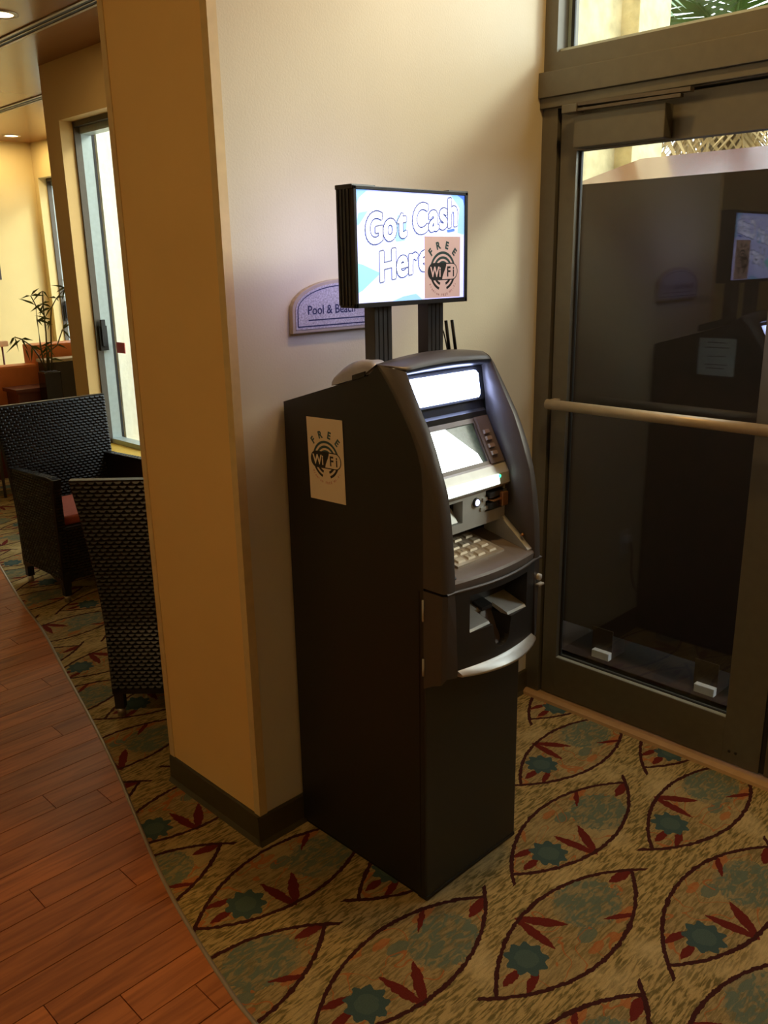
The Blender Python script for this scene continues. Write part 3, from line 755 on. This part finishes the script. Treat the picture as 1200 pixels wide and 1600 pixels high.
for x0, x1 in ((.239, .318), (.394, .473)):
    mb.prism([(-.535, .836), (-.535, .826), (-.606, .800), (-.612, .806), (-.608, .812)], 0, x0, x1)
mb.prism([(-.535, .836), (-.535, .826), (-.560, .818), (-.560, .828)], 0, .318, .394)
tray = mb.build('cash_tray', SILV, atm)
mb = MB(); mb.prism([(-.540, .834), (-.540, .842), (-.572, .832), (-.572, .822)], 0, .335, .378); mb.build('tray_latch', FASC_D, tray)
# rim line under the shelf
mb = MB(); rows = []
for i in range(17):
    x = xi0-.03 + (xi1-xi0+.06)*i/16; y = fy(min(max(x, xi0), xi1)); rows.append([(x, y+.003, .926), (x, y-.002, .9245), (x, y-.002, .9195), (x, y+.003, .918)])
mb.grid(rows, flip=True); mb.build('fascia_seam_rim', FASC, atm)
# chrome lip
mb = MB(); rows = []
for i in range(25):
    x = .203 + (.517-.203)*i/24; u = (x-XC)/.157; b = 1-u*u
    yi = -.590 - .030*b; yo = -.617 - .040*b; z = .704 - .003*b
    rows.append([(x, yi, z+.012), (x, yo, z), (x, yo-.001, z-.006), (x, yi, z-.012)])
mb.grid(rows, flip=True)
mb.face(rows[0]); mb.face(rows[-1][::-1]); mb.build('chrome_lip', mat('satin_chrome_lip', (.62, .62, .58), .35, .7), atm)
for z0, z1 in ((.838, .895), (.688, .735)):
    mb = MB(); mb.tube([(XL-.0035, -.528, z0), (XL-.0035, -.528, z1)], .0032, 8); mb.build('hinge', SILV, atm)
mb = MB(); mb.tube([(.545, -.588, .868), (.545, -.606, .868)], [.010, .009], 14); mb.box(.533, .556, -.612, -.60, .846, .851); mb.build('door_lock', SILV, atm)
# sign topper on two ribbed posts
for x0, x1 in ((.228, .291), (.426, .489)):
    pr = [(x0, -.268), (x0, -.302)]
    nr = 4
    for i in range(nr):
        a = x0 + (x1-x0)*i/nr; b = x0 + (x1-x0)*(i+1)/nr
        pr += [(a+.001, -.304), (b-.003, -.304), (b-.0025, -.3005), (b-.0005, -.3005)]
    pr += [(x1, -.302), (x1, -.268)]
    mb = MB(); mb.prism(pr, 2, 1.395, 1.602); mb.build('sign_post', mat('ribbed_post_plastic', (.045, .045, .047), .4) if 'ribbed_post_plastic' not in MATS else MATS['ribbed_post_plastic'], atm)
tx0, tx1, tz0, tz1, tyf, tyb = .150, .566, 1.594, 1.874, -.318, -.262
mb = MB(); mb.box(tx0, tx1, tyf+.002, tyb, tz0, tz1, .006)
for k in range(4):
    y = tyf + .012 + k*.012; mb.box(tx0-.003, tx0+.002, y, y+.006, tz0+.006, tz1-.006).box(tx1-.002, tx1+.003, y, y+.006, tz0+.006, tz1-.006)
for a, b in ((tx0-.004, tx0+.075), (tx1-.075, tx1+.004)): mb.box(a, b, tyf-.001, tyb+.001, tz1-.008, tz1+.003, .003)
case = mb.build('sign_case', TOPC, atm)
mb = MB(); bz = .009
for x0, x1, z0, z1 in ((tx0, tx1, tz1-bz, tz1), (tx0, tx1, tz0, tz0+.012), (tx0, tx0+bz, tz0, tz1), (tx1-bz-.002, tx1, tz0, tz1)): mb.box(x0, x1, tyf-.004, tyf+.004, z0, z1, .0015)
mb.build('sign_bezel', TOPC, case)
gx0, gx1, gz0_, gz1_ = tx0+bz, tx1-bz-.002, tz0+.012, tz1-bz
mb = MB(); mb.box(gx0-.001, gx1+.001, tyf, tyf+.003, gz0_-.001, gz1_+.001); face = mb.build('lit_sign_face', TOPS, atm)
mb = MB(); mb.box(tx0+.012, tx1-.012, tyb-.002, tyb+.001, tz0+.014, tz1-.012); mb.build('lit_rear_face', TBACK, atm)
GW, GH = gx1-gx0, gz1_-gz0_
FR = frame((gx0, tyf, gz0_), (GW, 0, 0), (0, 0, GH), (0, -1, 0))
def polys(name, m, plist, d, parent=face):
    mb = MB(); f = FR(d)
    for pl in plist: mb.face([f(*p) for p in pl])
    return mb.build(name, m, parent)
polys('cyan_triangle', TCY, [[(0, .36), (.05, .345), (.20, .265), (.04, .11), (0, .09)]], .0004)
for pl_ in ([(0, 1), (.10, 1), (.03, .93), (0, .86)], [(0, .70), (.02, .80), (.10, .82), (.02, .69)], [(.36, .80), (.44, .74), (.42, .56), (.34, .55), (.32, .62)], [(.86, 1), (1, 1), (1, .62), (.93, .64), (.95, .88)], [(.30, .0), (.58, .0), (.52, .06), (.40, .04)]): polys('pale_blue_print', TBL, [pl_], .0004)
for pl_ in ([(.82, .665), (.9, .68), (.9, .655), (.83, .64)], [(.93, 1), (1, 1), (1, .90), (.985, .96)]): polys('blue_print', TDB, [pl_], .0005)
def line(body, x, z, ang, size, width, mo, mw):
    """bold backlit letters, each a flat print with a thin grey outline strip"""
    ca, sa = math.cos(ang), math.sin(ang)
    G = [(ch, text2d(ch, size, .0, 1, 'LEFT', 6)) for ch in body if ch != ' ']
    ext = [(min(p[0] for p in V), max(p[0] for p in V)) for _, (V, F) in G]
    gap, sp_ = .0085, .020; nsp = body.count(' ')
    k = (width - gap*(len(G)-1) - sp_*nsp)/sum(b - a for a, b in ext)
    adv, i = 0, 0
    for ch in body:
        if ch == ' ': adv += sp_; continue
        V, F = G[i][1]; x0, x1 = ext[i]; i += 1
        V = [((p[0]-x0)*k + adv, p[1]) for p in V]; adv += (x1-x0)*k + gap
        def at(d): return lambda u, v: Vector((x + u*ca, tyf-d, z + u*sa + v))
        cnt = {}
        for f in F:
            for a, b in zip(f, f[1:] + f[:1]): cnt[frozenset((a, b))] = cnt.get(frozenset((a, b)), 0) + 1
        rim = [[Vector(V[q]) for q in e] for e, c in cnt.items() if c == 1 and len(e) == 2]
        def strips(mb, half, d_):
            f3 = at(d_)
            for a, b in rim:
                d = b - a
                if d.length < 1e-5: continue
                d.normalize(); n_ = Vector((-d.y, d.x))*half; p, q = a - d*half*.55, b + d*half*.55
                mb.face([f3(*(p+n_)), f3(*(q+n_)), f3(*(q-n_)), f3(*(p-n_))])
        mb = MB(); put2d(mb, (V, F), at(.0012)); strips(mb, .0026, .0010); mb.build('letter', mw, face)
        mb = MB(); strips(mb, .0055, .0006); o = mb.build('letter_outline', mo, face); o['kind'] = 'stuff'
line('Got Cash', gx0+.033, gz0_+.136, math.radians(8.5), .098, .335, TLN, TWH)
line('Here', gx0+.079, gz0_+.050, math.radians(8.5), .098, .178, TLN, TWH)

def flyer(name, label, O, eu, ev, en, w_, h_, P, cxn, cyn, paper, crop_curl=0):
    """paper sheet with a wireless-network logo; P = width of the pill"""
    O, eu, ev, en = map(Vector, (O, eu, ev, en)); t = thing(name, label, 'flyer', O)
    mb = MB(); q = [O + en*.0002, O + eu*w_ + en*.0002, O + eu*w_ + ev*h_ + en*.0002, O + ev*h_ + en*.0002]
    mb.face(q); q2 = [p + en*.0008 for p in q]; mb.face(q2)
    for i in range(4): mb.face([q[i], q[(i+1) % 4], q2[(i+1) % 4], q2[i]])
    bmesh.ops.recalc_face_normals(mb.bm, faces=mb.bm.faces); mb.build('sheet', paper, t)
    C = O + eu*w_*cxn + ev*h_*cyn
    F1 = frame(C, eu*P, ev*P, en)
    mb = MB(); f = F1(.0012)
    for r in (.43, .325, .225): put2d(mb, ring2d(0, .0, r-.055, r, 22, 158), f)
    put2d(mb, ring2d(0, 0, .18, 0.0, 0, 180), f)
    mb.build('logo_arcs', TEALINK, t)
    for a0, a1 in ((200, 252), (288, 340)):
        mb = MB(); put2d(mb, ring2d(0, .02, .375, .43, a0, a1), f); mb.build('lower_arc', INK, t)
        mb = MB(); put2d(mb, ring2d(0, .02, .27, .325, a0, a1), f); mb.build('lower_arc', INK, t)
    mb = MB(); put2d(mb, pill2d(0, 0, 1, .37), F1(.0015)); mb.build('logo_pill', INK, t)
    mb = MB(); rp_ = pill2d(0.0, 0, .955, .325)[0]; rp2 = [p_ for p_ in rp_ if p_[0] > .2] + [(.045 + .07*math.sin(y_/.1625*1.4), y_) for y_ in [.1625 - .325*i_/10 for i_ in range(11)]]
    put2d(mb, (rp2, [tuple(range(len(rp2)))]), F1(.0018)); mb.build('pill_half', paper, t)
    mb = MB(); put2d(mb, text2d('Wi', .30, .008, .92), frame(C - eu*P*.42 - ev*P*.105, eu*P, ev*P, en)(.0021)); mb.build('white_letters', paper, t)
    mb = MB(); put2d(mb, text2d('F', .30, .008, .92), frame(C + eu*P*.125 - ev*P*.105, eu*P, ev*P, en)(.0021)); put2d(mb, text2d('i', .30, .008, .92), frame(C + eu*P*.325 - ev*P*.105, eu*P, ev*P, en)(.0021)); mb.build('dark_letters', INK, t)
    mb = MB()
    for ch, a in zip('FREE', (134, 106, 76, 47)):
        a = math.radians(a); V, F = text2d(ch, .215, .010, 1, 'CENTER'); ra = a - math.pi/2
        put2d(mb, ([(.50*math.cos(a) + p[0]*math.cos(ra) - p[1]*math.sin(ra), .50*math.sin(a) + p[0]*math.sin(ra) + p[1]*math.cos(ra)) for p in V], F), F1(.0012))
    mb.build('arched_lettering', TEALINK, t)
    mb = MB(); s_ = 'Premium FREE Wi-Fi'
    for i, ch in enumerate(s_):
        if ch == ' ': continue
        a = math.radians(213 + 114*i/(len(s_)-1)); V, F = text2d(ch, .075, .001, 1, 'CENTER', 2); ra = a + math.pi/2
        put2d(mb, ([(.53*math.cos(a) + p[0]*math.cos(ra) - p[1]*math.sin(ra), .53*math.sin(a) + p[0]*math.sin(ra) + p[1]*math.cos(ra)) for p in V], F), F1(.0012))
    mb.build('red_lettering', REDINK, t)
    return t
flyer('paper_flyer', 'pale paper flyer with FREE wireless logo taped to the left side of the cash machine', (XL-.001, -.112, 1.084), (0, -1, .03), (0, .025, 1), (-1, 0, 0), .142, .224, .122, .5, .50, PAPER)
flyer('paper_flyer', 'pinkish paper flyer with FREE wireless logo stuck on the lit sign', (.396, tyf-.0018, gz0_+.002), (1, 0, 0), (0, 0, 1), (0, -1, 0), .140, .154, .118, .5, .43, PAPER_B)
# notice on the hidden right side, seen mirrored in the door
t = thing('paper_notice', 'white notice sheet on the right side of the cash machine, mirrored in the door glass', 'notice', (XR, -.292, 1.225))
MB().box(XR+.0003, XR+.0012, -.370, -.214, 1.222, 1.375).build('sheet', mat('notice_paper', (.50, .58, .58), .6), t)
mb = MB()
for z, y0, y1 in ((1.355, -.33, -.25), (1.335, -.345, -.24), (1.30, -.33, -.29), (1.298, -.285, -.255), (1.265, -.34, -.245), (1.25, -.33, -.25)): mb.face([(XR+.0015, y0, z), (XR+.0015, y1, z), (XR+.0015, y1, z+.004), (XR+.0015, y0, z+.004)])
mb.build('print_lines', INK, t)

# things lying on top of the machine
t = thing('wireless_router', 'small black router with two antennas on top of the cash machine', 'router', (.50, -.25, 1.41))
mb = MB(); mb.prism([(-.20, 1.3965), (-.20, 1.425), (-.31, 1.456), (-.31, 1.4275)], 0, .498, .555); mb.build('router_body', TOPC, t)
mb = MB(); mb.tube([(.522, -.30, 1.44), (.503, -.30, 1.545)], .0045, 10); mb.build('antenna', RUB, t)
mb = MB(); mb.tube([(.549, -.30, 1.44), (.528, -.30, 1.545)], .0045, 10); mb.build('antenna', RUB, t)
mb = MB(); mb.tube([(.488, -.295, 1.53), (.497, -.297, 1.515), (.505, -.298, 1.49), (.512, -.299, 1.46), (.516, -.30, 1.44)], .0018, 8); mb.build('cable', RUB, t)
t = thing('white_bag', 'small milky plastic bag lying on top of the cash machine beside the left sign post', 'bag', (.20, -.25, 1.405))
mb = MB(); rows = []
for i in range(13):
    a = math.pi*i/12; row = []
    for j in range(15):
        b = math.pi*j/14
        yy = -.280 + .080*math.cos(b); zz = 1.4365 + (yy+.344)*-.283
        hgt = .044*math.sin(b)**.6*math.sin(a)**.5*(1 + .05*math.sin(4*a+2*b)) if 0 < i < 12 else 0
        row.append((.196 - .028*math.cos(a), yy, zz + hgt))
    rows.append(row)
mb.grid(rows, flip=True); mb.build('bag_film', mat('milky_plastic', (.36, .37, .46), .35), t)
tag(MB().prism([(-.285, 1.4175), (-.285, 1.430), (-.330, 1.443), (-.330, 1.4305)], 0, .163, .185).build('black_clip', TOPC), 'small black clip on the sloping top edge of the cash machine', 'clip')

# ------------------------------------------------------------------ wicker armchairs
def weave(mb, fn, w_, h_, cw=.028, ch=.0155, out=.0055, side=1):
    nr = int(h_/ch); nc = int(w_/cw)
    for r in range(nr):
        for c in range(-1, nc+1):
            u0 = (c + (.5 if r % 2 else 0))*w_/nc; u1 = u0 + w_/nc*.94
            u0c, u1c = max(u0, 0), min(u1, w_)
            if u1c - u0c < .004: continue
            v0 = r*h_/nr; v1 = v0 + h_/nr*.9; um = (u0c+u1c)/2
            a, b, c_, d = fn(u0c, v0, 0), fn(u1c, v0, 0), fn(u1c, v1, 0), fn(u0c, v1, 0)
            e, f = fn(um - (u1c-u0c)*.2, (v0+v1)/2, out), fn(um + (u1c-u0c)*.2, (v0+v1)/2, out)
            va = [mb.bm.verts.new(p) for p in (a, b, c_, d, e, f)]
            for q in ((0, 1, 5, 4), (1, 2, 5), (2, 3, 4, 5), (3, 0, 4)):
                mb.bm.faces.new([va[i] for i in (q if side > 0 else q[::-1])])
def wicker_chair(label):
    """local frame: faces -y, origin on the floor at its centre"""
    t = thing('wicker_armchair', label, 'chair', (0, 0, 0), group='black wicker armchairs')
    HW, D0, D1 = .300, -.255, .245
    for sx in (-1, 1):
        for y in (-.232, .225):
            x = sx*.277
            lg = MB().box(x-.018, x+.018, y-.018, y+.018, .036, .40).build('leg', WICKD, t)
            mb = MB(); mb.tube([(x, y, 0), (x, y, .040)], .0165, 12); mb.build('foot_cap', GLIDE, lg)
    # back: one leaning shell from the apron to the top
    def by(z): return .225 + (max(0, z-.38)**1.25)*.20
    prof_ = [(z, by(z)) for z in (.10, .25, .38, .50, .62, .74, .86, .985)]
    mb = MB(); rows = []
    for z, y in prof_:
        fl = .030*max(0, (z-.42)/.56)**1.8
        rows.append([(-HW-fl, y-.016, z), (-HW-fl, y+.018, z), (HW+fl, y+.018, z), (HW+fl, y-.016, z), (-HW-fl, y-.016, z)])
    mb.grid(rows, smooth=False); mb.face(rows[0][:4]); mb.face(rows[-1][:4]); bmesh.ops.recalc_face_normals(mb.bm, faces=mb.bm.faces)
    back = mb.build('backrest', WICKD, t)
    mb = MB(); weave(mb, lambda u, v, o: Vector((-HW-.030*max(0, (v-.02)/.56)**1.8+u*(1+.10*max(0, (v-.02)/.56)**1.8), by(.40+v)-.017-o, .40+v)), HW*2, .58)
    weave(mb, lambda u, v, o: Vector(((HW-u)*(1+.10*max(0, (v-.30)/.56)**1.8), by(.12+v)+.019+o, .12+v)), HW*2, .86)
    wv = mb.build('woven_strands', WICK, back); wv['kind'] = 'stuff'
    for sx in (-1, 1):
        x0, x1 = (sx*HW, sx*(HW-.045)); x0, x1 = min(x0, x1), max(x0, x1)
        mb = MB(); mb.prism([(D0, .085), (-.10, .125), (.12, .12), (.235, .085), (.235, .40), (.262, .655), (-.20, .675), (D0-.035, .672), (D0-.012, .62)], 0, x0, x1, .006)
        arm = mb.build('arm_panel', WICKD, t)
        mb = MB(); X = sx*(HW+.001)
        weave(mb, lambda u, v, o: Vector((X + sx*o, D0+.008+u, .128+v)), .475, .53, side=-sx)
        weave(mb, lambda u, v, o: Vector((x0+.004+u, D0-.012+.0-.03*max(0, (v-.45)/.08), .16+v-.0)) + Vector((0, -o-.004, 0)), .037, .46)
        weave(mb, lambda u, v, o: Vector((x0+.004+u, D0-.02+v, .674+o-.02*(v/.5))), .037, .46)
        a = mb.build('woven_strands', WICK, arm); a['kind'] = 'stuff'
    fp = [(-HW+.04, .11), (-.10, .165), (.10, .165), (HW-.04, .11), (HW-.04, .405), (-HW+.04, .405)]
    ap = MB().prism(fp, 1, D0+.002, D0+.03).build('seat_apron', WICKD, t)
    mb = MB(); weave(mb, lambda u, v, o: Vector((-HW+.045+u, D0+.001-o, .165+v)), HW*2-.09, .235)
    weave(mb, lambda u, v, o: Vector((-HW+.045+u, D0+.001-o, .12+v)), .14, .045); weave(mb, lambda u, v, o: Vector((HW-.185+u, D0+.001-o, .12+v)), .14, .045)
    a = mb.build('woven_strands', WICK, ap); a['kind'] = 'stuff'
    MB().box(-HW+.045, HW-.045, D0+.03, .21, .36, .405).build('seat', WICKD, t)
    mb = MB(); mb.box(-HW+.052, HW-.052, D0+.035, .20, .405, .458, .018); mb.build('seat_cushion', CUSH, t, smooth=True)
    return t
c1 = wicker_chair('black wicker armchair with red seat cushion, facing the camera'); c1.location = (.785, 2.58, 0)
c2 = copy_tree(c1); c2['label'] = 'black wicker armchair seen from behind, cut off by the tan wall end'
c2.rotation_euler = (0, 0, math.radians(135)); c2.location = (.455, .998, 0)

# ------------------------------------------------------------------ far dining room
t = thing('booth_bench', 'orange vinyl booth bench at the far end of the dining room', 'bench', (1.75, 5.6, 0))
MB().box(1.0, 1.82, 5.40, 5.56, .42, .93, .02).build('low_back', ORAN, t)
MB().box(1.80, 2.45, 5.40, 5.62, .42, 1.085, .02).build('high_back', ORAN, t)
MB().box(1.0, 2.45, 5.56, 6.05, .30, .46, .02).build('seat', ORAN, t)
MB().box(1.25, 2.45, 5.42, 6.03, 0, .42).build('base', MAHO, t)
t = thing('booth_divider', 'dark espresso booth divider panel with beige top edge, beside the planter', 'divider', (2.05, 5.2, 0))
MB().box(1.80, 2.42, 5.18, 5.34, 0, .95).build('panel', ESPR, t); MB().box(1.79, 2.43, 5.17, 5.35, .95, .975, .004).build('top_edge', BEIGE, t)
tag(MB().box(1.50, 1.775, 5.1, 5.33, 0, .74, .01).box(1.48, 1.785, 5.08, 5.35, .74, .77, .004).build('side_cabinet', MAHO), 'low mahogany cabinet in front of the orange booth bench', 'cabinet')
t = thing('potted_bamboo', 'tall dark square planter holding thin bamboo stalks', 'plant', (1.73, 4.98, 0))
mb = MB(); mb.box(1.665, 1.80, 4.93, 5.06, 0, .90, .008); mb.build('planter', VASE, t)
MB().box(1.68, 1.785, 4.945, 5.045, .895, .904).build('soil', mat('soil', (.03, .02, .012), .9), t)
stk = [[(1.70, .9), (1.686, 1.12), (1.685, 1.31), (1.689, 1.423), (1.658, 1.498)], [(1.76, .9), (1.782, 1.129), (1.80, 1.303), (1.82, 1.40), (1.87, 1.47), (1.953, 1.547), (2.02, 1.565)], [(1.72, .9), (1.67, 1.03), (1.62, 1.115), (1.55, 1.17), (1.5, 1.19)], [(1.75, .9), (1.76, 1.05), (1.84, 1.10), (1.90, 1.222)], [(1.74, .9), (1.765, 1.2), (1.77, 1.43), (1.78, 1.53)]]
tips = []
for i, s_ in enumerate(stk):
    mb = MB(); mb.tube([(x, 4.99 + .012*i, z) for x, z in s_], [.007, .006, .0055, .005, .004, .003, .003][:len(s_)], 7); mb.build('stalk', STALK, t)
    for x, z in s_[2:]: tips += [(x, 4.99+.012*i, z)]*3
tips += [(1.623, 5, 1.115), (1.564, 5, 1.10), (1.72, 5, 1.12), (1.77, 5, 1.10), (1.80, 5, 1.13), (1.74, 5, 1.06), (1.72, 5, 1.02), (1.76, 5, 1.0)]
for i, (x, y, z) in enumerate(tips):
    a = random.uniform(0, 2*math.pi); dz = random.uniform(-.9, .7) if z > 1.2 else random.uniform(-1.2, .1); L_ = random.uniform(.07, .15)
    d = Vector((math.cos(a), math.sin(a)*.5, dz)).normalized(); sdv = d.cross(Vector((0, 1, .2))).normalized(); wv = random.uniform(.006, .011)
    p0 = Vector((x, y, z)); mb = MB(); nn = Vector((0, -.0015, 0))
    A = [p0, p0 + d*L_*.35 + sdv*wv, p0 + d*L_ + Vector((0, 0, -.02)), p0 + d*L_*.35 - sdv*wv]
    mb.face([A[0], A[1], A[2]]); mb.face([A[0], A[2], A[3]]); B = [p + nn for p in A]; mb.face([B[2], B[1], B[0]]); mb.face([B[3], B[2], B[0]])
    mb.build('leaf', LEAF, t)
# pale spindle-back chair beyond the bench
t = thing('spindle_chair', 'pale wooden spindle-back chair behind the orange bench', 'chair', (1.73, 6.55, 0))
MB().box(1.50, 1.96, 6.30, 6.36, 1.015, 1.065, .006).build('top_rail', PALEW, t)
for k in range(5):
    x = 1.55 + k*.09; mb = MB(); mb.tube([(x, 6.33, .47), (x, 6.33, 1.02)], .009, 8); mb.build('spindle', MAHO, t)
MB().box(1.50, 1.96, 6.30, 6.74, .44, .475, .006).build('seat', PALEW, t)
for x, y in ((1.53, 6.33), (1.93, 6.33), (1.53, 6.71), (1.93, 6.71)):
    mb = MB(); mb.tube([(x, y, 0), (x, y, .44)], .014, 8); mb.build('leg', MAHO, t)
# low dark-legged stool at the left edge
t = thing('metal_stool', 'dark stool with slim metal legs at the left edge behind the near armchair', 'stool', (1.32, 4.9, 0))
MB().box(1.14, 1.50, 4.75, 5.08, .60, .655, .01).build('seat', ORAN, t)
for x, y in ((1.17, 4.78), (1.47, 4.78), (1.17, 5.05), (1.47, 5.05)):
    mb = MB(); mb.tube([(x, y, 0), (x, y, .60)], .012, 8); mb.build('leg', ALU_D, t)
t = thing('wall_picture', 'dark framed picture on the far yellow wall, cut by the left edge', 'picture', (1.95, 7.15, 1.72))
MB().box(1.6, 2.31, 7.115, 7.149, 1.60, 1.84, .004).build('picture_frame', ESPR, t); MB().box(1.64, 2.27, 7.112, 7.116, 1.64, 1.80).build('picture_print', mat('faded_print', (.3, .25, .16), .5, noise=.5, scale=9), t)

# ------------------------------------------------------------------ outside the entrance
mb = MB().box(W+.155, 1.80, -2.0, .40, -.03, -.012); tag(mb.build('added_dark_mat', mat('dark_mat_fill', (.014, .012, .010), .9)), 'added dark mat that darkens the paving just outside the glass door', 'mat')  # mat added to keep the paving behind the glass dark
struct(MB().box(W+.15, 14, -12, 14, -.2, -.03).build('ground', CONC), 'sunlit paving outside', 'ground')
sw = struct(MB().box(W+.15, 2.69, .42, .62, -.03, 3.6).build('wall_outside', STUC), 'pale rough stucco wall outside the door', 'wall')
MB().box(2.53, 2.81, .33, .70, -.03, 3.6, .008).build('pilaster', STUC, sw)
t = thing('canopy_kiosk', 'maroon canvas kiosk with hipped roof and body coloured dark for shade, just outside the glass door', 'kiosk', (2.25, -1.1, -.03))
kx0, kx1, ky0, ky1 = 1.87, 2.66, -2.6, .20
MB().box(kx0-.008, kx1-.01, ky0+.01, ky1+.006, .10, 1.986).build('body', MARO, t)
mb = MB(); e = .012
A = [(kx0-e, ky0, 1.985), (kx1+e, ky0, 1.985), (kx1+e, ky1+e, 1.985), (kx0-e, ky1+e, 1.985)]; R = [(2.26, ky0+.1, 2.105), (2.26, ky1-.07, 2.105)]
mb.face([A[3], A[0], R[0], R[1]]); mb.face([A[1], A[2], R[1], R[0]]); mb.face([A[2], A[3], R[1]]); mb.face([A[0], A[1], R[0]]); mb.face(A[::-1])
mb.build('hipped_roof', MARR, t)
for y in (-.05, -.53, -1.3, -2.3):
    lg = MB().box(kx0-.012, kx0+.10, y-.05, y+.05, -.03, .12).build('leg', ESPR, t)
    MB().box(kx0-.04, kx0-.012, y-.05, y+.035, -.03, .022, .004).build('white_block', WHITE, lg)  # plain white block in front of the leg
t = thing('palm_tree', 'palm tree with green and dried fronds outside above the kiosk', 'tree', (4.25, .70, -.03))
mb = MB(); mb.tube([(4.25, .70, -.03), (4.27, .71, 1.2), (4.25, .70, 2.8)], [.17, .14, .16], 14); mb.build('trunk', TRNK, t)
def frond(az, el, L_, droop, m, name):
    mb = MB(); pts = []
    for i in range(10):
        s = i/9*L_; h_ = math.sin(el)*s - droop*s*s
        pts.append(Vector((4.25 + math.cos(az)*math.cos(el)*s, .70 + math.sin(az)*math.cos(el)*s, 2.85 + h_)))
    mb.tube(pts, [.014*(1-i/12) for i in range(10)], 5)
    sd_ = Vector((-math.sin(az), math.cos(az), 0))
    for i in range(2, 10):
        for k in (0, .5):
            p = pts[i] if k == 0 or i == 9 else pts[i].lerp(pts[i+1], .5); d = (pts[i]-pts[i-1]).normalized()
            for s_ in (-1, 1):
                Ll = .40*(1 - .04*i); tip = p + (sd_*s_*.75 + d*.7 + Vector((0, 0, -.35))).normalized()*Ll; wv = d*.022
                mb.face([p-wv, p+wv, tip]); mb.face([p+wv+Vector((0, 0, .002)), p-wv+Vector((0, 0, .002)), tip])
    mb.build(name, m, t)
for i in range(26): frond(i*2.4, random.uniform(-.1, .9), random.uniform(.9, 1.4), random.uniform(.25, .5), PGRN, 'green_frond')
for i in range(24): frond(i*2.4+.6, random.uniform(-.9, -.1), random.uniform(.6, 1.0), random.uniform(.5, .9), PDRY, 'dry_frond')
